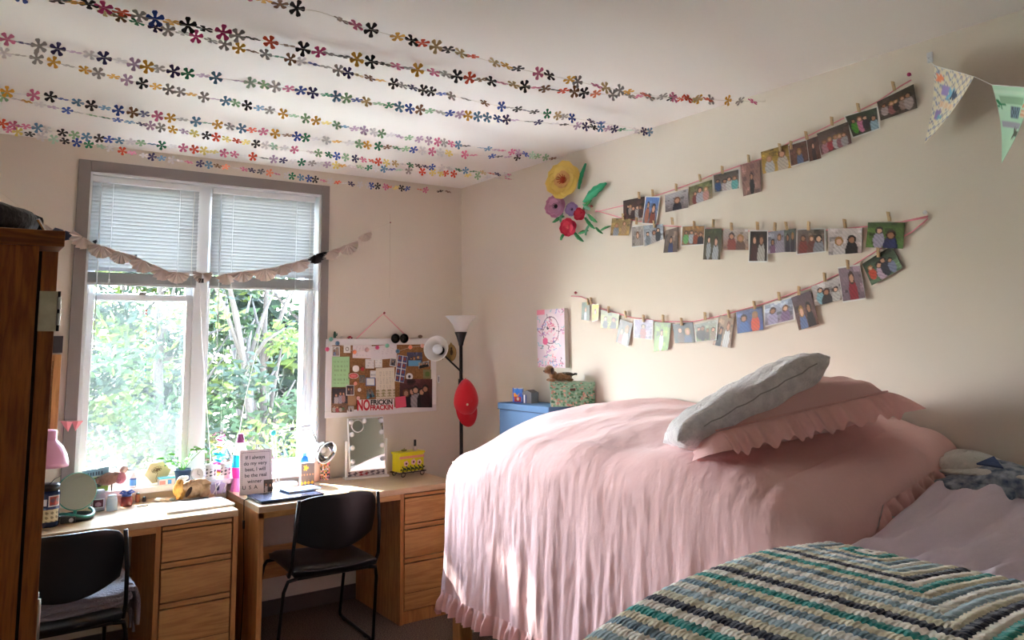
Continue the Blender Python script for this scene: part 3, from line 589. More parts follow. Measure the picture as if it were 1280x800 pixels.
painted('pack_front',(-.035,0,.088),(.035,0,.088),(.035,0,0),(-.035,0,0),pkf,20,24,.02,pk,PAINT)
pk2=thing('small_carton','grey and white small carton standing between the bright packet and the floral box','carton',(2.825,3.885,ZB),math.radians(-75))
MB().box((-.035,0,0),(.035,.07,.062)).build('carton_body',mat('grey_card',(110,104,110),.6),pk2,bevel=.001); painted('carton_label',(-.034,-.002,.05),(.0,-.002,.05),(.0,-.002,.002),(-.034,-.002,.002),lambda u,v:L((235,235,240)) if .35<u<.7 else L((50,60,120)),10,8,.0015,pk2,PAINT)
MB().prism([(-.035,0),(.035,0),(0,.016)],.07,Matrix.Translation((0,.07,.0625))@Matrix.Rotation(math.radians(90),4,'X')).build('carton_flap',mat('grey_card'),pk2)
# ---------------------------------------------------------------- wall art
cv=[atX(*q,XR-.03) for q in ((671,387),(706,386),(705.5,461),(672,458))]
y1,y0=(cv[0][1]+cv[3][1])/2,(cv[1][1]+cv[2][1])/2; z1,z0=(cv[0][2]+cv[1][2])/2,(cv[2][2]+cv[3][2])/2
ca=thing('canvas_art','small canvas with pink and blue doodles hanging on the right wall','painting',(XR,(y0+y1)/2,(z0+z1)/2))
w_,h_=(y1-y0)/2,(z1-z0)/2
MB().box((-.028,-w_,-h_),(0,w_,h_)).build('canvas_frame',mat('canvas_edge',(225,220,212),.8),ca,bevel=.002)
rr=random.Random(4); st=[]
for k in range(70):
    a=rr.uniform(0,6.28); st.append((rr.random(),rr.random(),a,rr.uniform(.03,.16),L(rr.choice([(225,90,140),(240,150,185),(90,60,90),(110,150,215),(120,200,205),(200,110,190),(240,120,140)]))))
def doodle(u,v):
    c=L((244,226,232)) if (u-.5)**2+((v-.45)*.9)**2<.12 else L((236,214,226))
    if v<.09 and u<.3: c=L((240,140,165))
    for (a,b,t,q,k) in st:
        x,y=(u-a),(v-b)*2.0; xx=x*math.cos(t)+y*math.sin(t); yy=-x*math.sin(t)+y*math.cos(t)+.03*math.sin(xx*40)
        if abs(xx)<q and abs(yy)<.013: c=k
    e=abs(math.hypot((u-.5)/.30,(v-.36)/.23)-1)
    if e<.035: c=L((120,70,110))
    for (a,b) in ((.40,.33),(.62,.34)):
        if (u-a)**2+((v-b)*1.9)**2<.0016: c=L((60,40,70))
    if ((u-.30)/.10)**2+((v-.55)/.06)**2<1: c=L((232,100,150))
    return c
painted('canvas_picture',(-.0295,w_,h_),(-.0295,-w_,h_),(-.0295,-w_,-h_),(-.0295,w_,-h_),doodle,60,110,.0012,ca,PAINT)
# ---------------------------------------------------------------- flower garlands under the ceiling
CC=dict(p=(222,120,160),P=(208,60,125),o=(226,78,38),g=(226,170,56),k=(34,30,34),s=(168,162,158),w=(226,222,224),n=(48,38,96),b=(40,78,168),c=(96,146,182),G=(16,128,84),e=(146,190,146),l=(196,166,196),t=(204,178,126),m=(190,226,202),y=(238,218,122),B=(130,88,52),a=(242,146,106))
def flower_mesh(code,r=.025):
    M=mat('paper_'+{'p':'pink','P':'magenta','o':'orange','g':'gold','k':'black','s':'grey','w':'white','n':'navy','b':'blue','c':'steel_blue','G':'green','e':'sage','l':'lilac','t':'tan','m':'mint','y':'yellow','B':'brown','a':'salmon'}[code],CC[code],.6,trans=.12)
    pts=[]
    for k in range(5):
        a0=2*PI*k/5+PI/2
        for da,rr in ((-.628,.24),(-.36,.58),(-.40,.84),(-.21,1.0),(.21,1.0),(.40,.84),(.36,.58)): pts.append((r*rr*math.cos(a0+da*.95),r*rr*math.sin(a0+da*.95)))
    mb=MB(); n=len(pts); mb.v=[(0,0,.0004)]+[(x,y,.0004) for x,y in pts]+[(0,0,-.0004)]+[(x,y,-.0004) for x,y in pts]
    mb.f=[(0,1+i,1+(i+1)%n) for i in range(n)]+[(n+1,n+2+(i+1)%n,n+2+i) for i in range(n)]+[(1+i,n+2+i,n+2+(i+1)%n,1+(i+1)%n) for i in range(n)]; mb.mi=[0]*len(mb.f)
    return mb.mesh('paper_flower',M)
FM={k:flower_mesh(k) for k in CC}
GAR=[('top',2.2,2.1,[(330,0),(400,15),(440,30),(500,47),(560,62),(640,84),(700,97),(760,110),(830,121),(945,127)],
 '330g350B371k427s445p464k497g515k528o545t560k576t590o618t633g647k673p687k712g722s746p757t775s785g807o828s842p860o870t885o910g925s941P','pkgtosB','paper flower garland in magenta, orange and black nearest the camera, topmost in the photo'),
('second',2.2,2.35,[(45,-5),(110,5),(150,15),(215,28),(280,41),(340,53),(400,65),(480,80),(590,98),(690,112),(790,120),(945,127)],
 '72k95g111k130P152o174s194b215g235k256k279P297s315k338o360B379k399P412s431k446g464k480k496p510s522g542p557s571k587o601B614k627p642t656k669p681B693k704o718B730k745a766s788s798p812s840k852o864k873g888s','pkgtosB','magenta, orange and black paper flower garland directly below the topmost one, sharing its wall end'),
('third',2.9,2.75,[(60,-8),(130,15),(190,33),(230,42),(315,64),(392,80),(460,97),(550,117),(627,133),(700,145),(815,164)],
 '78G90k131t150B171G194n210s229s245P264s281s299g315B332s348G363B376w392b407s423s435n448t462B475g492k503s516n529k539k552b564s582s606B627b636s647k657n668k684G697t705s715b739n751b','sbntBw','blue, navy and silver paper flower garland directly below the two magenta and orange ones'),
('fourth',2.9,2.95,[(9,49),(70,61),(130,72),(192,85),(270,97),(362,111),(446,125),(515,136),(620,148),(720,157),(815,165)],
 '9p29n49s72n93l113w130n150w168l184g198s217n235G254l270c298l313m330e344w361p376b391n408G420c433e446b458t473e486G499c512b525B537e551w562b575l585g597c609c622b633n643l662k673n692w705k722l732n742k751c760l768n777G787m795w805n812c','lnwcbe','lilac, navy and green paper flower garland, fourth down from the top of the photo'),
('fifth',3.6,3.3,[(0,65),(46,73),(105,87),(160,100),(239,118),(310,132),(395,151),(477,167),(573,181),(640,190),(690,198)],
 '5w24s46s67g85s106g123s142g159l178k195g211s225s239g255s268l282c294e309k324c337s354g367e382e395g408y421e430c443l455l467w477e488w499l511e524l536l547p555s564p573c583k602c610c620l627p640p648l657b665m672e682e691B','sglce','gold, silver and pale lilac paper flower garland, fifth down, ending above the yellow paper flower'),
('sixth',3.6,3.6,[(9,115),(63,121),(131,135),(197,145),(273,156),(344,167),(421,177),(496,185),(592,194),(690,198)],
 '9g26w42p63k78b97c114k131c148b166B180n197p213g228s245c258G272g287s302c315o329p344g359B371b382G395w408w421g437w449e459g473G484B496G507e517b528w540p550w561y581p592p605w615b624k635l647k','cgwpbG','gold, navy and steel blue paper flower garland, sixth down, beside the gold and silver one'),
('seventh',4.2,3.9,[(0,120),(84,138),(147,150),(216,162),(296,176),(388,190),(472,202),(570,212),(647,217)],
 '4e20w33g50w66l84b98w115e131G147b162c177n188l201s216g230l243y258k270o283y296o307y320k332w342m355w368p388w398e411G421b432e444n454p465o473o483y494t504w513G523k532n540b552w562w573G582c591G598e604t614o622n633w639p645k','wlgyo','yellow, green and orange paper flower garland, seventh down from the top of the photo'),
('eighth',4.2,4.2,[(0,154),(47,160),(108,171),(197,181),(293,193),(377,203),(480,211),(560,217),(647,218)],
 '3o17p32p47c58w78k93e108c124k136b149c163w176e190c202G215w229p243o255y267y280p293p305w316o330k342l354n366w377G390s399w409l420y428g440w450e461G470w480c490b499m511s528o541y551y557o567o585y597e610w622w635p','pwcyeo','pink, pale blue and white paper flower garland, eighth down, along the ceiling line'),
('lowest',4.82,4.5,[(8,162),(67,174),(126,183),(190,196),(261,206),(316,213),(422,228),(525,237),(568,240)],
 '11p22y37k52w67m81k96b111G126m137w153o165p180w190n202c215w224w236p250n261c272B282a295w305p315n326k337a346p359w365G376c386b394k404p413w422o430w439n450w460w464b472k482p486o495y502k509b525o532p550k560B','wpnca','small pink, navy and white paper flower garland hanging lowest, across the top of the window')]
import re
for gname,yb,yl,pts,spec,pal,lab in GAR:
    nrm=np.array([-(yb-yl),3.46,0.]); W3=[]
    for q in pts:
        d=ray(*q); t=((np.array([XR,yb,0])-C0)@nrm)/(d@nrm); W3.append(Vector(C0+d*t))
    W3=[p for p in W3 if p.x<XR-.02]; W3.append(Vector((XR-.004,yb,min(ZC-.02,W3[-1].z+.02))))
    p0,p1=W3[0],W3[1]; z_end=min(ZC-.03,p0.z+.11); W3.insert(0,Vector((-.474,yl,z_end))); W3.insert(1,Vector(((-.474+p0.x)/2,(yl+p0.y)/2,(z_end+p0.z)/2-.012)))
    g=thing('flower_garland',lab,'garland',(XR,yb,W3[-1].z)); O=Vector(g.location)
    # smooth polyline + arc length
    S=[]; 
    for i in range(len(W3)-1):
        a,b,c,d=W3[max(0,i-1)],W3[i],W3[i+1],W3[min(len(W3)-1,i+2)]
        for k in range(8):
            t=k/8; S.append(.5*((2*b)+(c-a)*t+(2*a-5*b+4*c-d)*t*t+(3*b-a-3*c+d)*t**3))
    S.append(W3[-1]); 
    for p in S: p.z=min(p.z,ZC-.028)
    MB().tube([p-O for p in S[::2]+[S[-1]]],.0007,5).build('garland_thread',M_cord,g)
    sx=[((FL*(p-Vector(C0)).dot(Vector(RT))/max(.2,(p-Vector(C0)).dot(Vector(FW))))+640) if (p-Vector(C0)).dot(Vector(FW))>.2 else -1e3 for p in S]
    fl=[(float(a),b) for a,b in re.findall(r'(\d+)([A-Za-z])',spec)]
    r=random.Random(len(gname)*7+int(yb*10)); acc=r.uniform(0,.05); last=None; items=[]
    for (xx,cd) in fl:
        for i in range(len(S)-1):
            if sx[i]<=xx<sx[i+1]: t=(xx-sx[i])/(sx[i+1]-sx[i]); items.append((S[i].lerp(S[i+1],t),(S[i+1]-S[i]).normalized(),cd)); break
    # left-of-frame and right end fill
    first=items[0][0]; L0=[p for p in S if p.x<first.x-.05]
    run=0; 
    for i in range(len(L0)-1):
        run+=(L0[i+1]-L0[i]).length
        if run>.052: run=0; items.append((L0[i+1],(L0[i+1]-L0[i]).normalized(),r.choice(pal)))
    cnt=0
    for p,t,cd in items:
        o=bpy.data.objects.new('paper_flower',FM[cd]); COL.objects.link(o); o.parent=g
        tocam=(Vector(C0)-p).normalized(); base=(tocam-t*tocam.dot(t)).normalized(); light=cd in 'wsletmy'
        tw=r.gauss(0,.40) if r.random()<.48 else r.choice((-1,1))*r.uniform(.7,1.5)
        nn=base*math.cos(tw)+t.cross(base)*math.sin(tw); up=nn.cross(t); M=Matrix((t,up,nn)).transposed()@Matrix.Rotation(r.uniform(0,6.28),3,'Z')
        o.location=p-O; o.rotation_euler=M.to_euler(); 
        if (p.z+.025*abs(up.z)+.004)>ZC: o.location.z-=.02
        if p.x>XR-.03: o.location.x-=.028
# ---------------------------------------------------------------- book page fan garland across the window
yg=YB-.062; sp_=[(-60,200),(0,240),(30,262),(56,280),(80,288),(103,296),(127,307),(152,315),(179,325),(203,336),(222,340),(253,342),(282,342),(303,339),(331,336),(353,331),(373,326),(394,318),(413,313),(434,305),(455,292),(492,285-8)]
fg=thing('fan_garland','string of folded book page fans hanging across the window','garland',(1.3,yg,2.1)); FP=[]
for q in sp_:
    p=atY(q[0],q[1],yg); FP.append(Vector(p))
FP[-1].y=YB-.006; FP[0]=Vector((-.40,YB-.01,FP[0].z+.0)) 
MB().tube([p-Vector((1.3,yg,2.1)) for p in FP],.0012,5).build('garland_string',M_cord,fg)
M_page=mat('book_page',(236,222,214),.85,bump=(140,.3,(1,1,4)),trans=.15); M_ink=mat('dark_page',(50,44,50),.8); M_navy=mat('slate_page',(96,104,130),.8,trans=.1)
def fan(p,t,r0,M,tilt=0,spread=PI,seed=0):
    rr=random.Random(seed); n=14; vs=[];
    for i in range(n+1):
        a=-PI+(PI-spread)/2+spread*i/n; z=(.017 if i%2 else -.017)
        for q in (.08,.5,1.0): vs.append((r0*q*math.cos(a),-.004+z*q-.0,r0*q*math.sin(a)))
    mb=MB(); mb.add(vs,[(i*3+j,i*3+j+1,(i+1)*3+j+1,(i+1)*3+j) for i in range(n) for j in range(2)])
    o=mb.build('page_fan',M,fg,solid=.0006); o.location=p-Vector((1.3,yg,2.1)); o.rotation_euler=(tilt,-math.atan2(t.z,t.x)+rr.uniform(-.12,.12),rr.uniform(-.45,.45)); return o
fl_=[(3,1.0,0),(4,.8,2),(5,1.0,0),(6,1.05,0),(7,1.0,0),(8,1.1,0),(9,1.0,0),(10,1.0,0),(12,1.0,0),(13,1.0,0),(14,1.15,0),(15,1.0,0),(16,1.1,0),(17,.9,1),(18,.95,0),(19,1.05,0),(20,.8,0)]
for k,(i,s_,mi) in enumerate(fl_):
    t=(FP[i+1]-FP[i-1]).normalized(); fan(FP[i],t,.068*s_,[M_page,M_ink,M_navy][mi],0,PI*.95,k)
p=FP[11]-Vector((1.3,yg,2.1))
for s in (-1,1): o=fan(FP[11],Vector((1,0,0)),.055,M_page,0,PI*.5,40+s); o.rotation_euler=(0,s*1.0,0); o.name='page_bow'
MB().box(p+Vector((-.022,-.012,-.055)),p+Vector((.006,-.004,-.03))).build('dark_tag',M_ink,fg)
for k,i in enumerate((6,8,18)): o=fan((FP[i]+FP[i-1])/2,Vector((1,0,.3)),.022,M_ink if k!=1 else M_navy,0,1.2,60+k); o.rotation_euler=(0,-1.4,0)
hk=thing('wall_pin','small wall pin holding the right end of the page fan garland and a loose thread','pin',(FP[-1].x,YB,FP[-1].z))
MB().cyl((0,-.012,0),(0,0,0),.002).ball((0,-.014,0),.005,8).build('pin_head',mat('red_pin',(150,60,70),.4),hk,smooth=True)
MB().tube([(0,-.008,.06),(.001,-.008,0),(.003,-.005,-.25),(.002,-.004,-.52)],.0013,5).build('loose_thread',M_cord,hk)
# ---------------------------------------------------------------- photo clotheslines on the right wall
XW=XR-.016
def W(px,py,x=None): return Vector(atX(px,py,XW if x is None else x))
def line(name,label,pts,ends):
    P=[W(*q,x=XR-.006) for q in pts]; c=P[0]; t=thing('photo_line',label,'string',c)
    MB().tube([p-c for p in P],.0026,6).build('ribbon',M_pinkrib,t,smooth=True)
    for i,(q,col) in enumerate(ends):
        p=W(*q,x=XR-.001)-c; MB().cyl(p,p+Vector((-.014,0,0)),.002).ball(p+Vector((-.016,0,0)),.008,10).build('push_pin',col,t,smooth=True)
M_mag=mat('magenta_pin',(190,30,95),.35); M_clear=mat('clear_hook',(225,225,228),.15); M_redp=mat('red_push_pin',(150,50,60),.4)
line('a','pink string of the topmost photo clothesline, rising to a magenta pin',[(744,265),(779,257),(825,243),(860,231),(890,219),(925,207),(950,199),(985,179),(1010,170),(1054,148),(1097,127),(1125,108),(1139,100)],[((1139,94),M_mag)])
line('b','pink string of the middle photo clothesline, doubled back to a clear hook',[(744,263),(779,273),(830,282),(900,287),(960,290),(1020,289),(1085,283),(1130,277),(1158,272),(1160,270),(1128,277)],[((742,258),M_redp),((1159,266),M_clear)])
line('c','pink string of the lowest photo clothesline, sagging to the left',[(714,370),(727,371),(738,377),(752,386),(790,397),(830,402),(866,402),(900,395),(950,381),(985,369),(1010,360),(1050,342),(1085,320),(1112,304),(1140,290),(1160,273)],[((722,366),M_redp)])
ROWS=[
('topmost',[
 ([(779,251),(806,245.5),(806,272),(779.5,274)],'crowd of people in dark clothes',((60,40,40),(110,70,60),[(30,25,30),(180,160,150),(60,30,40),(200,190,190),(90,60,60)]),(799,243)),
 ([(807,245),(825.5,245.5),(820.5,281),(802.5,280)],'long haired pair under a blue sky',((90,140,215),(120,110,100),[(190,110,80),(150,70,50)]),(816,240)),
 ([(831,244),(860,235.5),(860.5,259.5),(832,265.5)],'dark figure beside a metal stair',((200,195,200),(120,105,105),[(40,35,55)]),(845.5,233)),
 ([(861,234),(890,224.5),(891,247.5),(862,257.5)],'friends lying on a green lawn',((110,120,70),(160,140,120),[(140,60,60),(200,200,215),(220,160,150)]),(875,221)),
 ([(890.5,219),(924.5,211),(925.5,235.5),(892.5,241)],'women in pale and turquoise dresses',((70,60,50),(150,140,130),[(60,90,150),(210,190,190),(230,225,220),(120,200,205)]),(903,211)),
 ([(925.5,206),(950,200),(952,239.5),(929.5,245.5)],'dark haired woman in black',((150,110,100),(170,130,120),[(24,20,26)]),(936,197)),
 ([(951,190),(986,180),(990,209.5),(954,217.5)],'woman in white before golden trees',((150,120,50),(200,160,60),[(222,218,215),(226,214,200)]),(975,183)),
 ([(985,181),(1008,174),(1012,202),(989,209)],'striped brown timber with a person in blue',((90,60,50),(120,80,70),[(110,130,175)]),(989,180)),
 ([(1008,175),(1022,170),(1027,198),(1012,202)],'narrow brown wooden wall',((84,50,44),(100,64,54),[(60,40,44)]),(1008,168)),
 ([(1021,167),(1060,152),(1065,179),(1027,194)],'large group in pink and white',((90,80,70),(120,80,80),[(210,150,160),(190,60,70),(225,220,220),(180,120,130),(200,190,195)]),(1040,150)),
 ([(1054.5,145),(1097.5,132.5),(1100.5,161),(1066,173)],'girl in pink beside green costume',((50,60,40),(60,60,50),[(90,170,60),(225,130,170),(60,50,60),(170,200,220)]),(1073,133)),
 ([(1096,127.5),(1142,105),(1147,135),(1101,151)],'wide group seated on rocks',((70,60,55),(90,75,70),[(200,180,180),(170,110,110),(60,45,45),(190,160,150),(210,190,190)]),(1117,106))]),
('middle',[
 ([(765,273),(788.7,273),(786,294.5),(763,294.5)],'two people hugging in grey and denim',((150,130,80),(190,150,90),[(170,175,185),(200,160,120)]),(779,270)),
 ([(789.5,283),(804,281),(805,307.5),(790,309.5)],'person in a beige coat',((170,160,155),(160,145,140),[(196,180,172)]),(796,275)),
 ([(804,282),(829,280),(829,299),(806,308)],'people in grey before bare trees',((150,160,175),(190,190,195),[(130,135,145),(200,190,190),(40,40,55)]),(818,279)),
 ([(832,288),(847,284),(847,315),(829.5,316)],'graduate in a red cap and blue gown',((130,110,100),(90,70,60),[(40,55,120)]),(840.5,275)),
 ([(852,282),(882,281),(881,306),(851,308)],'child in a green dress',((150,110,60),(120,80,60),[(120,190,110),(210,215,225),(170,80,50),(30,28,50)]),(868,280)),
 ([(881,286),(902.5,285.5),(900.5,324.5),(879,324.5)],'two smiling people under dark green trees',((70,75,40),(90,80,60),[(190,195,200),(205,208,215)]),(892,278)),
 ([(904,286),(935,286),(936,312.5),(904.5,312.5)],'people before a white arch',((200,190,185),(150,110,90),[(150,60,50),(110,80,70)]),(914.5,282)),
 ([(937,287.5),(960,287.5),(960,328),(935.5,328)],'black framed portrait of seated people',((30,22,22),(60,36,30),[(90,40,34),(205,195,185)]),(947,281)),
 ([(960,290),(980,287.5),(981,315),(960,317)],'women in lilac tops',((150,150,165),(170,160,175),[(150,100,140),(190,180,200)]),(969,282)),
 ([(980,287.5),(995,285.5),(995,315),(981,315)],'small dark group on rocks',((90,100,90),(110,110,115),[(60,60,70),(70,60,70)]),(983,281)),
 ([(995.5,286),(1032,285),(1032.5,315),(995.5,319)],'three laughing friends with long hair',((120,110,100),(130,80,70),[(150,60,50),(130,70,60),(160,160,170)]),(1011,281)),
 ([(1035,285.5),(1077.5,285),(1077.5,316),(1036,319)],'bright faced pair in a white border',((225,215,215),(190,175,175),[(235,225,225),(50,40,44)]),(1056,278)),
 ([(1085,278),(1131,278),(1129,311),(1082.5,309)],'couple standing on a green garden path',((70,95,45),(110,150,70),[(200,190,215),(50,60,120)]),(1111,269))]),
('lowest',[
 ([(727.5,378),(737.5,378),(737,401),(727,399.5)],'person in white under green leaves',((60,90,40),(50,70,40),[(215,220,230)]),(735,376)),
 ([(740,379.5),(749,380),(748,401),(740,402.5)],'small yellow blossom',((230,210,50),(190,180,60),[(235,220,90)]),(739,375)),
 ([(751,387.5),(774,392.5),(772.5,411),(751,410)],'dark figures on an olive field',((130,135,90),(165,165,70),[(40,40,50),(60,60,60)]),(761,386)),
 ([(775,399),(791,404),(785.5,433),(770,427.5)],'tilted red and white costume',((70,60,60),(80,70,70),[(150,50,50),(230,225,225)]),(782,392)),
 ([(792,399),(817,400),(816,424.5),(792,422)],'person in red before a purple sky',((160,150,190),(140,130,150),[(170,70,70)]),(804.5,397)),
 ([(818,402.5),(839,404),(835,437.5),(817.5,439.5)],'bride in white on bright grass',((110,140,60),(120,170,50),[(240,240,240)]),(829,397)),
 ([(840.5,405.5),(866,402.5),(869,428),(844,429)],'dark night group',((20,22,40),(30,30,40),[(90,60,60),(60,70,110)]),(852,401)),
 ([(867,405.5),(897.5,399),(896,425),(870,427.5)],'team sitting on a green field',((150,150,140),(110,130,50),[(70,50,50),(60,45,45),(80,60,55),(160,140,120)]),(881.5,394)),
 ([(900,394),(918,398),(913,435),(891,431)],'tilted couple in navy and white',((150,120,90),(170,140,120),[(30,32,56),(238,236,234)]),(911,391)),
 ([(920,390),(952.5,383),(954.5,412),(922,417)],'person in bright orange jacket',((100,110,150),(70,90,160),[(70,110,190),(235,80,40)]),(943,380)),
 ([(954.5,381),(992,370),(994,400),(955,409)],'two long haired women in lavender',((190,205,230),(130,100,120),[(190,180,220),(150,120,160)]),(974,369)),
 ([(989,372),(1013,363),(1024,405),(999,413)],'brown stage with a pair in blue',((100,80,90),(110,70,50),[(120,140,190),(50,36,40)]),(999,362)),
 ([(1014,358),(1052,345),(1055,374),(1018,383)],'graduates in caps hugging',((210,205,205),(150,130,120),[(150,200,215),(60,46,50),(220,215,210)]),(1031,345)),
 ([(1047,334),(1074.5,330),(1083,374),(1054,378.5)],'person in red under a mauve wall',((150,128,140),(120,96,110),[(170,30,50)]),(1060,329)),
 ([(1077.5,330),(1114.5,307),(1128.5,335),(1090,357)],'family by a dark hedge',((50,60,40),(110,140,110),[(235,90,60),(220,190,215),(60,60,80),(150,160,200)]),(1098,314))])]
ORD=['first','second','third','fourth','fifth','sixth','seventh','eighth','ninth','tenth','eleventh','twelfth','thirteenth','fourteenth','fifteenth']
pinm=None
for rn,ph in ROWS:
    for k,(qd,desc,spec,pin) in enumerate(ph):
        P=[W(*q,x=XR-.009-.003*(k%2)) for q in qd]; hh=(P[3]-P[0]).length; ww=(P[1]-P[0]).length
        fn=people(spec[0],spec[1],spec[2],seed=len(rn)*31+k*7,scale=1.15,border=(.03 if k%3==1 else None))
        o=painted('photo_print',*P,fn,int(26+ww*80),int(26+hh*80),.0006,curl=.002)
        c=sum(P,Vector())/4; o.data.transform(Matrix.Translation(-c)); o.location=c
        tag(o,'photo of %s, %s from left on %s line'%(desc.replace(' standing',''),ORD[k],rn),'photo','photos on the clotheslines')
        p=W(*pin,x=XR-.0135); cp=thing('clothespin','wooden clothespin gripping the %s photo from the left on the %s line'%(ORD[k],rn),'clothespin',p,group='clothespins on the photo strings',rot=(random.uniform(-.15,.15),0,0))
        if pinm is None:
            h1=MB().prism([(-.0045,-.024),(.0045,-.024),(.0045,.016),(-.0045,.012)],.003,Matrix(((0,0,1,-.007),(1,0,0,0),(0,1,0,0),(0,0,0,1)))).mesh('pin_leg',M_pin); h2=MB().prism([(-.0045,-.024),(.0045,-.024),(.0045,.016),(-.0045,.012)],.003,Matrix(((0,0,1,.001),(1,0,0,0),(0,1,0,0),(0,0,0,1)))).mesh('pin_leg',M_pin)
            h3=MB().cyl((-.002,-.0055,-.002),(-.002,.0055,-.002),.003).mesh('pin_spring',M_steel); pinm=(h1,h2,h3)
        for m_,nm in zip(pinm,('pin_leg','pin_leg','spring')):
            o2=bpy.data.objects.new(nm,m_); COL.objects.link(o2); o2.parent=cp
# ---------------------------------------------------------------- paper flower bouquet on the wall
def pflower(name,label,px,py,x,R,cols,layers,petals,tilt=(0,0),cup=.6,centre=None,leaves=()):
    c=Vector(atX(px,py,x)); nrm=(Vector(C0)-c).normalized(); nrm=(nrm*.55+Vector((-.75,-.1+tilt[0],.1+tilt[1]))).normalized()
    t=thing(name,label,'paper flower',c); Rm=nrm.to_track_quat('Z','Y').to_matrix().to_4x4()
    for L_ in range(layers):
        rr=R*(1-.27*L_); m=mat('petal_%d_%d_%d'%cols[min(L_,len(cols)-1)],cols[min(L_,len(cols)-1)],.7,trans=.15)
        for k in range(petals):
            a=2*PI*(k+.5*(L_%2))/petals+.3
            def pf(u,v,rr=rr,a=a,L_=L_):
                w=(u-.5)*2; q=v; wd=rr*.62*math.sin(PI*min(1,.12+q*.80))**.8; x_=q*rr; y_=w*wd; z=(cup+.25*L_)*rr*(q**1.7)*.55+.10*rr*w*w-.12*rr*max(0,q-.75)*4*.6+.004*L_-.05*rr*abs(w)*q
                return Rm@Vector((x_*math.cos(a)-y_*math.sin(a),x_*math.sin(a)+y_*math.cos(a),z+.008*((k%2)-.5)))
            MB().grid(pf,9,10).build('petal',m,t,smooth=True,solid=.0007)
    if centre:
        mc=mat('flower_centre_%d'%centre[0],centre,.7)
        MB().ball(Rm@Vector((0,0,R*.16)),R*.17,10).build('flower_centre',mc,t,smooth=True)
        for k in range(10): a=2*PI*k/10; MB().tube([Rm@Vector((0,0,R*.1)),Rm@Vector((R*.26*math.cos(a),R*.26*math.sin(a),R*.42))],R*.02,5).build('stamen',mc,t)
    MB().cyl((0,0,0),(XR-.001-c.x,0,0),R*.22).build('foam_pad',M_twhite,t)
    for (lx,ly,lx2,ly2,wd,col) in leaves:
        A=Vector(atX(lx,ly,XR-.03))-c; B=Vector(atX(lx2,ly2,XR-.035))-c; ax=B-A; sd_=Vector((1,0,0)).cross(ax).normalized()
        def lf(u,v,A=A,ax=ax,sd_=sd_,wd=wd): w=(u-.5)*2; return A+ax*v+sd_*w*wd*math.sin(PI*min(1,v*.93+.05))**.75*(1+.10*math.sin(v*26))+Vector((-.012*math.sin(v*PI)+.012*abs(w),0,0))
        MB().grid(lf,9,20).build('leaf',mat('leaf_paper_%d_%d_%d'%col,col,.65),t,smooth=True,solid=.0007)
    return t
YG,GR,GL=(16,150,100),(60,150,90),(120,190,150)
pflower('paper_flower','large layered yellow paper flower with an orange heart on the right wall',706,226,XR-.06,.115,[(244,214,110),(246,218,120),(236,190,120),(222,150,90),(214,110,60)],5,6,(.1,.1),.55,(196,70,20),leaves=[(728,252,757,228,.030,YG),(722,236,731,204,.018,YG),(704,270,690,278,.012,GR)])
pflower('paper_flower','pink paper anemone with a dark centre below the yellow paper flower',696,258,XR-.05,.070,[(206,140,176),(214,156,190)],2,6,(.1,-.1),.7,(30,22,40))
pflower('paper_flower','small lilac paper flower squeezed right of the pink anemone',716,262,XR-.045,.042,[(168,142,196),(180,156,206)],2,6,(0,0),.9,(50,40,90))
pflower('paper_flower','red star shaped paper flower at the bottom of the paper bouquet',711,284,XR-.045,.055,[(214,40,76),(224,60,90)],2,6,(0,-.2),.5,(240,110,120),leaves=[(706,290,700,300,.012,GR),(716,290,728,302,.013,GR),(700,278,702,266,.012,GL),(722,292,734,288,.010,GR)])
pflower('paper_flower','small red paper flower between the lilac one and the green sprigs',725,268,XR-.045,.038,[(200,30,60),(214,50,76)],2,5,(0,0),.7,None,leaves=[(728,262,738,250,.012,GR),(730,272,742,286,.012,GR),(734,268,745,278,.012,(80,170,110)),(744,284,752,292,.008,GR),(750,288,762,282,.007,GR),(728,255,736,262,.014,GL),(736,280,731,294,.008,GL)])
# ---------------------------------------------------------------- pennants at the right
bt=thing('pennant_string','white string of the paper pennants running from a clear hook at the upper right wall','string',atX(1163,72,XR-.002)); b0=Vector(bt.location)
pw=[b0+Vector((-.02,0,-.01)),Vector(atX(1168,82,2.94)),Vector(atX(1218,96,2.80)),Vector(atX(1240,106,2.74)),Vector(atX(1290,110,2.60)),Vector(atX(1380,112,2.35))]; pw.append(Vector((1.6,-1.14,2.45)))
MB().tube([p-b0 for p in pw],.0014,5).build('string',M_twhite,bt); MB().box((-.006,-.010,-.02),(0,.010,.02)).tube([(-.006,0,.0),(-.02,0,-.008),(-.022,0,.006)],.003,6).build('clear_hook',M_clear,bt,bevel=.002)
def pennant(label,A,B,T,fn):
    o=None; A,B,T=Vector(A),Vector(B),Vector(T); c=(A+B+T)/3; n=40; nr=(B-A).cross(T-A).normalized(); mb=MB(); vs=[];cs=[]
    for j in range(n+1):
        for i in range(n+1):
            u,v=i/n,j/n; p=(A*(1-u)+B*u)*(1-v)+T*v+nr*(.02*math.sin(u*PI)*(1-v)+.012*math.sin(v*PI)); vs.append(p-c); cs.append(fn(u,v))
    mb.v=[tuple(p) for p in vs]; mb.c=cs; mb.f=[(j*(n+1)+i,(j+1)*(n+1)+i,(j+1)*(n+1)+i+1,j*(n+1)+i+1) for j in range(n) for i in range(n)]; mb.mi=[0]*len(mb.f)
    o=mb.build('paper_pennant',PAINT,None,solid=.0008,loc=c); tag(o,label,'pennant'); return o
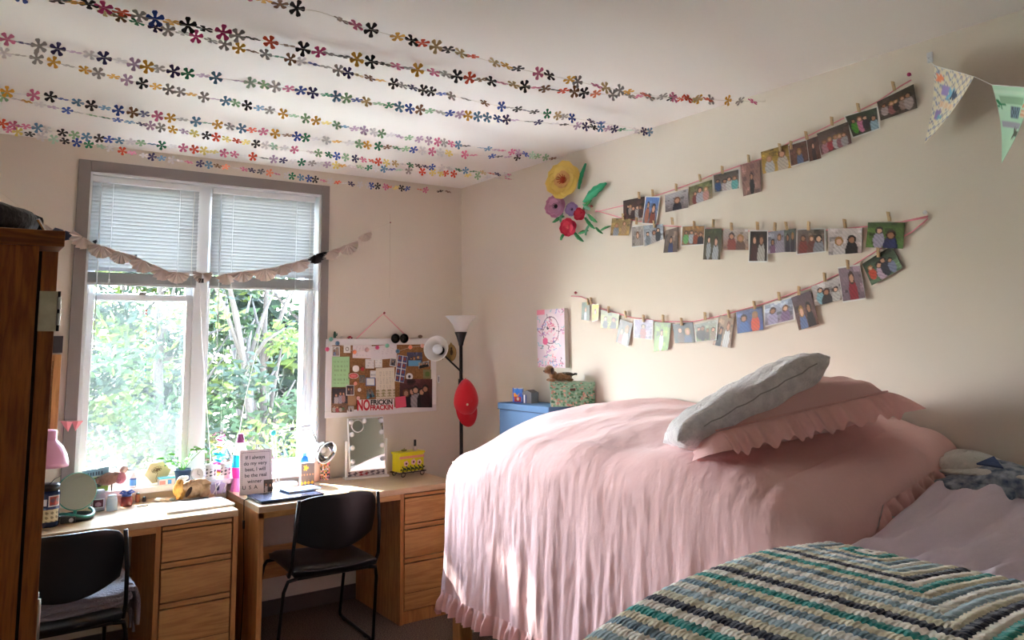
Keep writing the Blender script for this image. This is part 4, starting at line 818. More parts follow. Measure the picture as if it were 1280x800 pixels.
def plaid(u,v):
    x=u*(1-v)+.12*v; y=v*1.5; c=L((232,222,200))
    a,b=(x+y)*6%1,(x-y*.9)*6%1
    if a<.16: c=L((150,160,190))
    elif a<.26: c=L((222,200,180))
    if b<.12: c=L((130,140,165)) if a>.16 else L((100,110,140))
    elif .5<b<.62: c=L((236,226,190))
    for (cx,cy,rr,k) in ((.62,.30,.10,(40,60,90)),(.52,.30,.13,(120,185,215)),(.12,.14,.09,(238,140,100)),(.42,.62,.06,(120,180,200)),(.36,.50,.03,(235,235,235))):
        X=u-.5; 
        if math.hypot((u-cx)*(1-v),(v-cy)*1.4)<rr*(.75+.25*math.cos(5*math.atan2(v-cy,u-cx+1e-6))): return L(k)
    if .22<u<.42 and .22<v<.34: return L((160,140,200))
    if .24<u<.86 and .40<v<.50: return L((230,190,150)) if int(u*30)%2 else L((240,225,205))
    if .18<u<.42 and .54<v<.66: return L((150,130,190))
    return c
def minty(u,v):
    c=L((186,226,200))
    if .05<v<.12: return L((205,236,214))
    if .08<u<.75 and .14<v<.24: return L((140,185,150))
    for (cx,cy,rr,k) in ((.08,.24,.10,(20,130,80)),(.88,.17,.15,(232,120,80)),(.72,.60,.11,(70,80,60)),(.75,.57,.06,(235,232,230))):
        if math.hypot((u-cx)*(1-v),(v-cy)*1.3)<rr*(.65+.35*math.cos(5*math.atan2(v-cy,u-cx+1e-6))): return L(k)
    if .34<u<.66 and .26<v<.42: return L((110,140,160)) if (int(u*22)+int(v*22))%2 else L((70,90,100))
    if .70<u and .28<v<.40: return L((235,215,190)) if int(v*40)%2 else L((226,170,130))
    if .05<u<.95 and .46<v<.54: return L((170,170,185))
    return c
pennant('cream plaid paper pennant with cut-out flowers at the upper right wall',pw[1],pw[2],atX(1155.5,180,2.93),plaid)
pennant('mint green paper pennant with flower cut-outs at the right picture edge',pw[3],pw[4],atX(1252,204,2.72),minty)
# ---------------------------------------------------------------- cork board over the right desk
YC=YB-.022
def B(px,py,y=None): return Vector(atY(px,py,YC-.004 if y is None else y))
bd=thing('cork_board','white framed cork board covered in photos and notes above the vanity mirror','notice board',(2.352,YB,1.385))
mb=MB(); w_,h_,f_=.405,.25,.042
mb.box((-w_,-.022,-h_),(w_,-.002,-h_+f_)).box((-w_,-.022,h_-f_),(w_,-.002,h_)).box((-w_,-.022,-h_+f_),(-w_+f_,-.002,h_-f_)).box((w_-f_,-.022,-h_+f_),(w_,-.002,h_-f_)); mb.build('frame',mat('white_frame',(232,228,230),.5),bd,bevel=.003)
MB().box((-w_+.01,-.014,-h_+.01),(w_-.01,-.003,h_-.01)).build('cork_sheet',M_cork,bd)
pk=Vector(atY(479,392,YB-.012))-Vector(bd.location); MB().tube([Vector((-.20,-.012,h_-.005)),pk,Vector((.20,-.012,h_-.005))],.003,6).build('hanging_ribbon',M_pinkrib,bd); MB().cyl(pk,pk+Vector((0,-.016,0)),.002).ball(pk+Vector((0,-.018,.004)),.008,8).build('ribbon_pin',M_redp,bd,smooth=True)
def Q(x,y): return (400+x/5.333,380+y/5.333)
_pc=[0]
def paper(name,label,cat,quad,fn,n=26,group=None,th=.0006):
    _pc[0]+=1; P=[B(*Q(*q),y=YC+.004-.0014*(_pc[0]%9)) for q in quad]; o=painted(name,*P,fn,n,n,th); c=sum(P,Vector())/4; o.data.transform(Matrix.Translation(-c)); o.location=c; tag(o,label,cat,group); return o
def rect(a,b,c,d): return [(a,b),(c,b),(c,d),(a,d)]
def note(base,ink,lines=6,dens=.5,seed=0,margin=.1):
    b,k=L(base),L(ink)
    def fn(u,v):
        if margin<u<1-margin and margin<v<1-margin and (v*lines)%1<.38 and math.sin(u*90+int(v*lines)*5+seed)+math.sin(u*37+seed)>.4-dens: return tuple(b[i]*.5+k[i]*.5 for i in range(3))
        return b
    return fn
cut='notes and photos pinned on the cork board'
paper('green_note','light green handwritten note pinned at the left of the cork board','note',[(74,352),(198,350),(196,555),(74,555)],note((168,214,158),(70,90,80),7,.0),30,cut)
paper('pinned_photo','photo of a group in dark clothes at lower left of the cork board','photo',rect(82,562,184,664),people((40,28,30),(60,50,60),[(215,205,215),(190,180,200),(200,150,150)],5),30,cut)
paper('pinned_photo','small photo of two faces overlapping the green note lower corner','photo',rect(174,540,228,610),people((50,40,45),(110,80,80),[(70,60,70),(150,110,110)],6,border=.06),22,cut)
paper('pinned_photo','square photo of a lawn party in the lower left board corner','photo',rect(76,666,180,724),people((150,110,80),(120,90,60),[(210,200,190),(190,90,90),(225,215,200),(110,130,90)],8),26,cut)
paper('brown_card','plain brown card pinned between the left photos and the red slogan sticker','card',rect(186,614,240,676),lambda u,v:L((172,132,92)),6,cut)
paper('pinned_photo','tiny portrait photo just left of the red slogan sticker','photo',rect(186,680,226,718),people((225,222,218),(225,220,215),[(40,36,60)],11),20,cut)
paper('pinned_photo','small photo of a child at the upper left board corner','photo',rect(80,282,132,350),people((200,190,180),(160,140,130),[(150,160,200),(200,160,150)],12,border=.07),20,cut)
paper('round_sticker','round white sticker near the upper left board corner','sticker',rect(158,274,204,326),lambda u,v:L((236,232,230)) if (u-.5)**2+(v-.5)**2>.07 or (u-.5)**2+(v-.5)**2<.03 else L((110,90,90)),18,cut)
paper('white_paper','plain white sheet pinned at the upper middle of the cork board','paper',[(219,262),(345,264),(342,364),(217,360)],note((236,224,230),(170,150,170),9,-.5),20,cut)
paper('white_paper','long white sheet overlapping the plain one at the top of the board','paper',[(336,282),(512,268),(512,360),(340,376)],note((232,224,230),(180,160,180),7,-.5,3),20,cut)
paper('small_card','grey printed card below the long white sheet, left of its neighbour','card',rect(302,368,361,430),note((228,222,224),(80,80,100),3,-.2,1),16,cut)
paper('small_card','white printed card right of the grey one under the long sheet','card',rect(366,370,415,424),note((238,234,234),(120,120,130),3,-.3,4),16,cut)
paper('small_card','pale card half hidden behind the left edge of the beige letter','card',rect(335,444,374,494),note((224,220,220),(70,60,80),2,0,2),14,cut)
paper('small_card','blue edged card left of the beige letter','card',rect(304,490,368,546),lambda u,v:L((90,110,160)) if min(u,1-u,v,1-v)<.07 else L((228,228,230)),16,cut)
paper('photo_strip','narrow photo strip behind the upper right of the beige letter','photo',[(470,358),(512,362),(504,420),(464,412)],people((150,140,145),(90,80,90),[(60,60,80)],14,border=.12),16,cut)
paper('photo_strip','tilted pair of photo booth strips right of the beige letter','photo',[(518,338),(585,350),(558,526),(498,514)],lambda u,v:(.8,.79,.78) if (u*2)%1<.14 or (v*4)%1<.10 else (L((150,70,60)) if math.hypot(((u*2)%1)-.5,((v*4)%1)-.45)<.26 else L((70,80,130))),34,cut)
paper('letter','large beige letter with typed lines in the middle of the cork board','letter',[(372,428),(496,422),(500,628),(374,634)],(lambda nf:lambda u,v:nf(u,v) if v<.72 else (L((150,140,100)) if math.sin(u*20)+math.sin(v*70)>.2 and v<.93 else L((214,200,180))))(note((228,216,200),(110,100,100),16,-.1,5)),36,cut)
paper('pinned_photo','photo of people round a light blue table at upper right','photo',rect(580,322,682,414),lambda u,v:(L((100,165,210)) if v>.60 and abs(u-.5)<.42 else people((90,90,120),(70,70,100),[(90,60,60),(150,110,100),(80,70,90)],15)(u,v)),28,cut)
paper('photo_sticker','black and white figures sticker at the right of the board','sticker',[(656,392),(728,376),(730,416),(658,432)],people((214,208,204),(200,196,190),[(20,20,24),(24,24,28),(20,20,20)],16,1.3),22,cut)
paper('green_card','dull green card pinned at the right edge of the board','card',rect(688,436,744,498),lambda u,v:L((96,120,60)) if (u-.5)**2+(v-.5)**2<.08 else L((132,128,88)),18,cut)
paper('round_sticker','round white sticker with a dark emblem above the big crowd photo','sticker',rect(572,460,620,508),lambda u,v:(L((60,60,66)) if (u-.5)**2*1.4+(v-.5)**2<.045 else L((238,236,234))) if (u-.5)**2+(v-.5)**2<.24 else L((150,108,70)),20,cut)
paper('pinned_photo','big photo of a crowd in black suits in the lower right board corner','photo',rect(532,500,748,690),people((110,60,60),(30,24,30),[(24,20,26),(30,24,34),(200,190,195),(24,22,28),(60,30,40)],17,1.5),50,cut)
paper('sticky_note','bright pink sticky note overlapping the big crowd photo','note',[(500,622),(570,612),(576,684),(504,696)],lambda u,v:L((238,90,120)),6,cut)
paper('round_sticker','small cream round sticker left of the cards','sticker',rect(216,408,262,454),lambda u,v:L((240,232,228)) if (u-.5)**2+(v-.5)**2<.24 else L((150,108,70)),16,cut)
paper('oval_sticker','oval red and pink sticker below the small cream round one','sticker',rect(190,460,258,498),lambda u,v:(L((220,120,120)) if ((u-.5)/.3)**2+((v-.5)/.25)**2<1 else L((200,60,60)) if ((u-.5)/.42)**2+((v-.5)/.42)**2<1 else L((235,220,215))) if ((u-.5)/.5)**2+((v-.5)/.5)**2<1 else L((150,108,70)),24,cut)
paper('pinned_photo','tiny photo of grey rocks below the oval sticker','photo',rect(262,474,300,526),people((110,110,100),(130,120,110),[(150,140,130)],19),14,cut)
paper('figure_cutout','small teal and dark cut-out figure right of the slogan sticker top','cut-out',[(310,566),(344,560),(366,618),(312,632)],people((166,118,74),(60,150,170),[(30,40,60)],20),18,cut)
for k,(x,y,c,l) in enumerate(((262,572,(226,214,206),'cream'),(254,628,(232,180,170),'pale pink'),(235,530,(224,150,130),'peach'),(282,434,(190,50,50),'red'))):
    q=B(*Q(x,y)); b_=MB().cyl((0,.0,0),(0,-.004,0),.0125,n=16).build('badge',mat('badge_%d'%k,c,.4),None,loc=q,bevel=.001); tag(b_,'%s round badge pinned on the left half of the cork board'%l,'badge')
# slogan sticker
S_=[B(*Q(*q),y=YC-.010) for q in ((250,638),(496,632),(494,706),(250,712))]; c=sum(S_,Vector())/4; sk=thing('slogan_sticker','white sticker reading NO FRICKIN FRACKIN in red and black letters','sticker',c)
painted('sticker_face',*[p-c for p in S_],lambda u,v:L((240,232,228)),4,4,.001,sk)
xa=(S_[1]-S_[0]).normalized(); ya=(S_[0]-S_[3]).normalized(); sh_=(S_[0]-S_[3]).length
def stx(s,u,v,size,m,nm,sx=1):
    p=S_[0].lerp(S_[1],u)*(1-v)+S_[3].lerp(S_[2],u)*v-c; M=frameM(p+Vector((0,-.0012,0)),xa,ya)@Matrix.Scale(sx,4,(1,0,0)); mb=MB(); text_mesh(mb,s,size,M,.0004,.035); mb.build(nm,m,sk)
M_red=mat('sticker_red',(196,24,44),.5); M_blk=mat('sticker_black',(26,20,24),.5)
stx('NO',.155,.94,sh_*1.30,M_red,'red_lettering',.62); stx('FRICKIN',.65,.47,sh_*.62,M_blk,'black_lettering',.98); stx('FRACKIN',.65,.95,sh_*.62,M_red,'red_lettering',.92)
# pom pom garland
pg=thing('pompom_garland','string of coloured pompoms draped over the top of the cork board','garland',B(*Q(73,235),y=YC-.02)); g0=Vector(pg.location)
pp=[((48,302),(236,40,120)),((73,235),(110,196,180)),((116,262),(40,120,160)),((230,320),(240,120,70)),((313,305),(240,190,190)),((382,290),(232,30,130)),((448,278),(120,200,165)),((518,315),(30,110,150)),((602,288),(244,130,90)),((683,278),(242,170,150))]
PP=[B(*Q(*q),y=YC-.022) for q,_ in pp]; MB().tube([p-g0 for p in PP],.001,5).build('thread',M_cord,pg)
for p,(q,cc) in zip(PP,pp): MB().ball(p-g0,.0145,12).build('pompom',mat('pompom_%d_%d'%cc[:2],cc,.95,bump=(400,1.0),sheen=.6),pg,smooth=True)
# on top of the board frame
zt=1.385+.25
def onboard(px): return B(px,423,y=YB-.02).x
sg=thing('sunglasses','round black sunglasses resting on the top edge of the cork board','sunglasses',(onboard(499),YB-.024,zt)); 
for s in (-1,1):
    x=s*.033; MB().lathe([(.0,0),(.029,.001),(.030,.004),(.0,.005)],(0,0,0),20,Matrix.Translation((x,-.002,.000))@Matrix.Rotation(PI/2,4,'X'),caps=False).build('lens',mat('dark_lens',(10,10,12),.05),sg,smooth=True)
    MB().tube([(x+.031*math.cos(a),-.006,.031*math.sin(a)) for a in np.linspace(0,2*PI,25)[:-1]],.0022,6,closed=True).build('rim',M_blackmetal,sg,smooth=True)
MB().tube([(-.006,-.006,.008),(0,-.007,.012),(.006,-.006,.008)],.002,6).build('bridge',M_blackmetal,sg)
for nm,lb,ct,px,f in (('toy_cactus','little dark green cactus figure standing on the left end of the board frame','figurine',419,lambda t:[MB().lathe([(.008,0),(.009,.03),(.006,.045),(.001,.05)],(0,0,0),10).tube([(0,0,.02),(.014,0,.022),(.015,0,.036)],.004,6).build('cactus_stem',mat('cactus_green',(34,84,70),.6),t,smooth=True),MB().cyl((0,0,0),(0,0,.006),.011).build('cactus_base',M_twhite,t)]),
 ('toy_shell','small white shell on the board frame right of the cactus figure','shell',428,lambda t:[MB().ball((0,0,.008),(.014,.008,.008),10).tube([(.008,0,.008),(.018,0,.014)],[.006,.001],6).build('shell_body',mat('shell',(226,216,206),.5),t,smooth=True)]),
 ('toy_car','tiny red toy car on the top of the board frame','toy car',438,lambda t:[MB().box((-.018,-.006,.004),(.018,.006,.011)).box((-.010,-.005,.011),(.009,.005,.018)).build('car_body',mat('toy_red',(180,30,44),.35),t,bevel=.002)]+[MB().cyl((x,-.0075,.004),(x,-.0045,.004),.004,n=10).build('wheel',M_blackpl,t) for x in (-.011,.011)]),
 ('small_stone','small brown stone on the right end of the board frame','stone',526,lambda t:[MB().ball((0,0,.012),(.018,.009,.012),10).build('stone_body',mat('stone_brown',(120,98,86),.8,bump=(90,.6)),t,smooth=True)])):
    t=thing(nm,lb,ct,(onboard(px),YB-.012,zt)); f(t)
oz=thing('wall_plaque','oval bronze plaque with a little figure, on the window wall behind the floor lamp','plaque',atY(563.5,441,YB-.004))
MB().lathe([(0,0),(.058,0),(.060,.006),(.050,.009),(.048,.006),(0,.006)],(0,0,0),28,Matrix.Rotation(PI/2,4,'X')@Matrix.Scale(.72,4,(1,0,0)),caps=False).build('plaque_plate',mat('bronze',(168,138,84),.45,metal=.5),oz,smooth=True)
MB().ball((0,-.008,.03),(.008,.003,.009),8).ball((0,-.008,.003),(.012,.004,.022),8).build('plaque_figure',mat('bronze_dark',(90,72,46),.5,metal=.4),oz,smooth=True); MB().prism([(-.016,0),(.016,0),(0,.022)],.004,Matrix.Translation((0,-.001,.052))@Matrix.Rotation(PI/2,4,'X')).build('plaque_crest',mat('bronze'),oz)
th=thing('wall_thermometer','small white thermometer strip on the window wall right of the cork board','thermometer',atY(548,474,YB)); MB().box((-.009,-.006,-.026),(.009,0,.026)).build('thermometer_body',M_twhite,th,bevel=.002); MB().box((-.002,-.0075,-.018),(.002,-.006,.018)).build('thermometer_scale',mat('brown_tag'),th)
# ---------------------------------------------------------------- floor lamp with cap
lp=thing('floor_lamp','black floor lamp with a white upward shade and a side arm in the corner','floor lamp',(2.80,4.60,0)); M_iron=mat('lamp_black',(12,11,12),.35)
MB().lathe([(0,0),(.13,0),(.13,.012),(.10,.022),(.02,.032),(.013,.05)],(0,0,0),32).build('lamp_base',M_iron,lp,smooth=True); MB().cyl((0,0,.03),(0,0,1.61),.0115,n=14).build('pole',M_iron,lp,smooth=True)
MB().lathe([(.012,1.58),(.016,1.585),(.018,1.60),(.030,1.64),(.040,1.665),(.043,1.672),(.036,1.674)],(0,0,0),24).build('shade_cup',M_iron,lp,smooth=True)
MB().lathe([(.034,1.665),(.040,1.69),(.055,1.725),(.078,1.757),(.098,1.775),(.105,1.782)],(0,0,0),36,caps=False).build('bowl_shade',M_frost,lp,smooth=True,solid=.004)
hc=Vector(atY(548,437,4.50))-Vector(lp.location); fwd=(Vector(C0)-Vector(lp.location)-hc).normalized(); dirn=(fwd+Vector((-.55,0,.25))).normalized(); Ms=Matrix.Translation(hc-dirn*.04)@dirn.to_track_quat('Z','Y').to_matrix().to_4x4()
kb=Ms@Vector((0,0,-.045)); MB().tube([Vector((0,-.01,1.335)),Vector((-.012,-.03,1.37)),Vector((-.035,-.05,1.415)),kb+Vector((.03,.012,-.035)),kb],.0065,8).build('goose_neck',M_iron,lp,smooth=True)
MB().cyl((0,0,1.32),(0,0,1.36),.019,n=14).build('arm_joint',M_iron,lp,smooth=True)
MB().lathe([(.010,-.045),(.018,-.040),(.026,-.010),(.028,0)],(0,0,0),20,Ms).build('socket_cup',M_iron,lp,smooth=True)
MB().lathe([(.026,-.006),(.040,.015),(.064,.045),(.078,.072),(.082,.088)],(0,0,0),32,Ms,caps=False).build('side_shade',M_frost,lp,smooth=True,solid=.004)
MB().lathe([(.012,.0),(.016,.02),(.030,.04),(.034,.058),(.026,.078),(.0,.088)],(0,0,0),20,Ms).build('light_bulb',mat('bulb_white',(246,246,250),.25,trans=.2),lp,smooth=True)
MB().tube([kb+Vector((-.005,-.01,-.01)),kb+Vector((-.012,-.015,-.04)),kb+Vector((-.008,-.012,-.05))],.003,5).build('switch_knob',M_iron,lp)
cp=thing('red_cap','red baseball cap hanging on the pole of the floor lamp','cap',(2.79,4.545,1.20),0); M_redc=mat('red_cotton',(206,20,40),.85,bump=(160,.3),sheen=.3)
def capf(u,v):
    a=u*2*PI; b=v*PI*.5; x=.088*math.cos(a)*math.cos(b)**.7; z=.02+(.142 if math.sin(a)>0 else .10)*math.sin(a)*math.cos(b)**.7; return (x*(1-.30*max(0,(z)/.16)**2),-.012-.075*math.sin(b),z)
MB().grid(capf,34,14).build('crown',M_redc,cp,smooth=True,merge=True,solid=.002)
def brim(u,v):
    a=-PI+u*PI; r=.15+.85*v; return (.082*r*math.cos(a),-.020-.035*math.sin(u*PI)*(1-.25*v)-.01*v,-.030+.118*r*math.sin(a))
MB().grid(brim,24,8).build('brim',M_redc,cp,smooth=True,solid=.003); MB().ball((0,-.088,.022),.007,8).build('cap_button',M_redc,cp,smooth=True)
MB().lathe([(0,0),(.011,0),(.011,.003),(0,.003)],(0,0,0),12,Matrix.Translation((-.030,-.088,.0))@Matrix.Scale(.7,4)@Matrix.Rotation(PI/2,4,'X'),caps=False).build('cap_patch',mat('cream_patch',(232,220,200),.7),cp)
MB().tube([(-.02,-.006,.12),(0,-.02,.165),(.02,-.006,.12)],.004,6).build('back_strap',M_redc,cp)
# ---------------------------------------------------------------- helper for things standing on a surface
def foot(px0,py0,px1,py1,z):
    a,b=Vector(atZ(px0,py0,z)),Vector(atZ(px1,py1,z)); return (a+b)/2,math.atan2(b.y-a.y,b.x-a.x),(b-a).length
ZD=.7605
# vanity mirror
c,rz,w=foot(431,599.5,489,596.5,ZD); w=.285
vm=thing('vanity_mirror','white lighted vanity mirror with round bulbs standing on the right desk','mirror',c+Vector((0,.03,0)),-.12); W2=w/2
MB().box((-W2,-.035,0),(W2,.035,.014)).build('mirror_base',M_twhite,vm,bevel=.004)
for s in (-1,1): MB().box((s*(W2-.012)-.007,-.008,.014),(s*(W2-.012)+.007,.008,.235)).build('stand_post',M_twhite,vm,bevel=.003)
fw=W2-.024
MB().box((-fw,-.008,.045),(fw,.008,.375)).build('mirror_back',M_twhite,vm,bevel=.003); MB().box((-fw+.006,-.0095,.051),(fw-.006,-.0082,.369)).build('mirror_glass',M_mirror,vm)
for (x,z) in ((-1,.348),(-.12,.352),(1,.348),(-1,.272),(1,.276),(-1,.190),(1,.194),(-1,.105),(1,.112)): MB().ball((x*(fw-.020),-.018,z),(.0155,.012,.0155),14).build('mirror_bulb',mat('bulb_white'),vm,smooth=True)
MB().lathe([(.036,0),(.040,.002),(.040,.004),(.035,.005)],(0,0,0),28,Matrix.Translation((-fw+.062,-.0105,.322))@Matrix.Rotation(PI/2,4,'X'),caps=False).build('magnifier_rim',M_twhite,vm,smooth=True); MB().lathe([(0,0),(.035,0),(.035,.001),(0,.001)],(0,0,0),24,Matrix.Translation((-fw+.062,-.0105,.322))@Matrix.Rotation(PI/2,4,'X'),caps=False).build('magnifier_glass',M_mirror,vm)
for k in (-1,0,1): MB().cyl((k*.014,-.0095,.135),(k*.014,-.0105,.135),.0035,n=10).build('touch_button',mat('touch_grey',(170,176,172),.4),vm)
for q in vm.children:
    if q.name.split('.')[0] in ('mirror_back','mirror_glass','mirror_bulb','magnifier_rim','magnifier_glass','touch_button'): q.matrix_local=Matrix.Translation((0,0,.21))@Matrix.Rotation(math.radians(-11),4,'X')@Matrix.Translation((0,0,-.21))
painted('tray_print',(-fw,-.004,.045),(fw,-.004,.045),(fw,-.004,.016),(-fw,-.004,.016),lambda u,v:L(((150,40,50) if .25<u<.55 else (90,80,95)) if math.sin(u*40)+math.sin(v*9+u*17)>0 else (205,198,205)),40,8,.002,vm)
# yellow trolley planter
c,rz,w=foot(497,597.5,529,592.5,ZD); ct=thing('yellow_planter','bright yellow flower painted tin trolley with a strap standing right of the vanity mirror','planter',c+Vector((.0,.035,0)),rz*.6)
M_yel=mat('yellow_enamel',(226,214,30),.35); mb=MB(); mb.prism([(-.092,-.045),(.092,-.045),(.092,.045),(-.092,.045)],.118,Matrix.Translation((0,0,.03))); mb.build('planter_box',M_yel,ct,bevel=.004)
MB().box((-.098,-.051,.138),(.098,.051,.152)).build('planter_rim',M_yel,ct,bevel=.003); MB().box((-.0935,-.0475,.112),(.0935,-.044,.128)).build('pink_band',mat('pink_strap',(232,160,140),.6),ct,bevel=.001)
M_wire=mat('wrought_iron',(44,34,30),.5); MB().tube([(-.10,-.055,.026),(.10,-.055,.026),(.10,.055,.026),(-.10,.055,.026)],.0035,6,closed=True).build('cart_frame',M_wire,ct)
for x in (-.072,.072):
    for y in (-.055,.05): MB().tube([(x+.0145*math.cos(a),y,.0175+.0145*math.sin(a)) for a in np.linspace(0,2*PI,17)[:-1]],.003,6,closed=True).build('cart_wheel',M_wire,ct)
for k,x in enumerate((-.07,-.04,-.01,.02,.05,.078)): MB().tube([(x,-.047,.032),(x+.006,-.05,.05),(x-.004,-.05,.066)],.0035,5).ball((x+.010,-.05,.052),(.010,.003,.005),6).ball((x-.012,-.05,.046),(.010,.003,.005),6).build('painted_vine',mat('vine_green',(40,74,34),.6),ct,smooth=True)
for x,z in ((-.045,.082),(.055,.082),(.01,.088)):
    for k in range(5): a=2*PI*k/5; MB().ball((x+.011*math.cos(a),-.0475,z+.011*math.sin(a)),(.008,.003,.008),8).build('painted_petal',mat('blossom_pink',(240,200,205),.6),ct,smooth=True)
    MB().ball((x,-.050,z),(.007,.003,.007),8).build('painted_heart',mat('blossom_dark',(90,30,40),.6),ct,smooth=True)
nl=thing('polish_bottle','small white bottle with a tall black cap standing on the yellow planter','bottle',tuple(Vector(ct.location)+Vector((.050,.0,.1525)))); MB().lathe([(.0,0),(.013,0),(.014,.012),(.011,.022),(.006,.027),(0,.028)],(0,0,0),14).build('bottle_body',mat('pearl_glass',(232,214,206),.2),nl,smooth=True); MB().cyl((0,0,.027),(0,0,.068),.0085,.0075).build('bottle_cap',M_blackpl,nl,bevel=.001)
lf=thing('clip_ornament','small green leafy ornament lying on the yellow planter','ornament',tuple(Vector(ct.location)+Vector((-.03,0,.1525)))); MB().ball((0,0,.007),(.022,.014,.007),10).tube([(0,0,.012),(.006,0,.022)],[.004,.001],6).build('ornament_leaf',mat('olive_leaf',(120,120,50),.6),lf,smooth=True)
# laptop, notebook
c,rz,_=foot(334,630.5,411,619.5,ZD); A=Vector(atZ(317,619,ZD)); Bq=Vector(atZ(334,630.5,ZD)); 
rzl=rz; la=thing('laptop','closed dark blue laptop lying at the front left of the right desk','laptop',(1.55,4.42,ZD),.02)
M_lap=mat('laptop_lid',(40,52,84),.25,metal=.5); MB().box((-.175,-.12,.0015),(.175,.12,.011)).build('laptop_base',mat('laptop_black',(20,20,24),.4),la,bevel=.003); MB().box((-.176,-.121,.0115),(.176,.121,.018)).build('laptop_lid',M_lap,la,bevel=.003)
for x in (-.15,.15):
    for y in (-.1,.1): MB().cyl((x,y,0),(x,y,.002),.007,n=10).build('rubber_foot',M_blackpl,la)
nbk=thing('notebook','pale blue notebook lying on the closed laptop','notebook',(1.655,4.475,ZD+.0185),.08); MB().box((-.095,-.06,.001),(.095,.06,.009)).build('pages',mat('page_white',(236,236,236),.8),nbk); mb=MB().box((-.098,-.063,.009),(.098,.063,.0105)).box((-.098,-.063,0),(.098,.063,.001)).box((-.098,-.063,.001),(-.0965,.063,.009)); mb.build('cover',mat('blue_cover',(90,150,215),.35),nbk)
# letter sign
c,rz,w=foot(306,619,342,612,ZD); sg=thing('letter_sign','framed pink card with black handwritten letters and a small photo leaning on the right desk','sign',Vector((1.452,4.632,ZD)),-.26,rot=(math.radians(-12),math.radians(0),-.16))
sw,sh_=.18,.245
MB().box((-sw/2,-.004,0),(sw/2,.004,sh_)).build('sign_board',mat('blush_card',(222,204,204),.8),sg,bevel=.001)
M_ink2=mat('ink',(40,28,40),.7); mb=MB()
for k,(s,x) in enumerate((('If I always',0),('do my very',0),('best, I will',0),('be the real',.002),('winner',-.004),('U  S  A',-.03))):
    text_mesh(mb,s,.028,frameM(Vector((x-.004,-.0048,sh_-.052-.033*k)),(1,.0,.0),(0,0,1)),.0003)
mb.build('handwriting',M_ink2,sg); mb=MB()
for k in range(22): x=-.075+.15*k/21; mb.box((x-.0018,-.0052,sh_-.016),(x+.0018,-.004,sh_-.0125))
for k in range(28): z=.03+.195*k/27; mb.box((-.079,-.0052,z-.0018),(-.0765,-.004,z+.0018)); mb.box((.0765,-.0052,z-.0018),(.079,-.004,z+.0018))
mb.build('dotted_border',mat('border_brown',(110,70,70),.7),sg)
painted('sign_photo',(.042,-.0058,.072),(.092,-.0058,.072),(.092,-.0058,.004),(.042,-.0058,.004),people((90,80,70),(60,50,50),[(210,190,190),(50,40,44)],31,1.4),18,22,.001,sg)
MB().tube([(0,.005,.16),(0,.06,.005)],.003,6).build('easel_leg',M_twhite,sg)
# white arm lamp with chrome head
al=thing('arm_lamp','white folding arm desk lamp with a polished chrome head on the right desk','desk lamp',(1.655,4.765,ZD))
MB().lathe([(0,0),(.075,0),(.077,.008),(.07,.022),(.02,.026),(0,.026)],(0,0,0),28,Matrix.Scale(1.15,4,(1,0,0))).build('lamp_base',M_twhite,al,smooth=True)
def R_(p): return Vector(p)-Vector(al.location)
e0,e1=R_(atY(347,604,4.78)),R_(atY(341,541,4.76)); e2=R_(atY(388,534,4.70)); hd=R_(atY(403,562,4.63))
for s in (-1,1):
    MB().tube([e0+Vector((s*.009,0,0)),e1+Vector((s*.007,0,0))],.0035,6).build('lower_arm',M_steel,al); MB().tube([e1+Vector((0,0,s*.011)),e2+Vector((0,0,s*.010))],.003,6).build('upper_arm',M_steel,al)
MB().cyl(e1+Vector((0,-.012,0)),e1+Vector((0,.012,0)),.016).build('elbow_joint',mat('teal_tape',(60,190,200),.4),al,bevel=.002); MB().box((e1+e2)*.5+Vector((-.012,-.009,-.004)),(e1+e2)*.5+Vector((.012,.009,.018))).build('arm_clip',mat('clip_grey',(70,70,84),.5),al,bevel=.002)
MB().tube([e2,e2+Vector((.01,0,-.02)),hd+Vector((-.035,0,.045))],.005,6).build('neck',M_twhite,al,smooth=True)
dirn=Vector((.30,-.85,-.32)).normalized(); Mh=Matrix.Translation(hd)@dirn.to_track_quat('Z','Y').to_matrix().to_4x4()
MB().lathe([(.0,-.075),(.018,-.072),(.024,-.05),(.026,-.03),(.045,-.012),(.062,.018),(.068,.045)],(0,0,0),28,Mh,caps=False).build('chrome_head',M_chrome,al,smooth=True,solid=.002); MB().lathe([(.066,.043),(.070,.044),(.070,.049),(.066,.048)],(0,0,0),28,Mh,caps=False).build('head_rim',M_twhite,al,smooth=True); MB().ball(Mh@Vector((0,0,.0)),.024,12).build('bulb',mat('bulb_white'),al,smooth=True)
# books and tins at the back of the right desk
c,rz,w=foot(377,608.5,392.5,606.5,ZD); fbk=thing('flower_book','grey book with gold flowers on its cover standing upright behind the laptop','book',c+Vector((0,.02,0)),-.05)
MB().box((-.038,-.015,.001),(.038,.013,.134)).build('pages',mat('page_white'),fbk); MB().box((-.040,.013,0),(.040,.0155,.136)).box((-.0415,-.0165,0),(-.0385,.0155,.136)).build('back_cover',mat('book_grey',(110,100,104),.5),fbk)
painted('front_cover',(-.0415,-.0185,.136),(.040,-.0185,.136),(.040,-.0185,0),(-.0415,-.0185,0),lambda u,v:L((236,190,70)) if (math.hypot(u-.36,(v-.22)*1.6)<.17+.05*math.cos(5*math.atan2(v-.22,u-.36)) or (v>.72 and math.sin(u*24)+math.sin(v*31)>.3)) else (L((190,140,110)) if .45<v<.62 and math.sin(u*30)+math.sin(v*40)>.8 else L((112,102,106))),34,56,.0025,fbk)
c,rz,w=foot(394.5,601,413,600,ZD); tin=thing('patterned_box','tall box with a black, orange and pink mosaic pattern below the chrome lamp head','box',c+Vector((0,.025,0)),-.12)
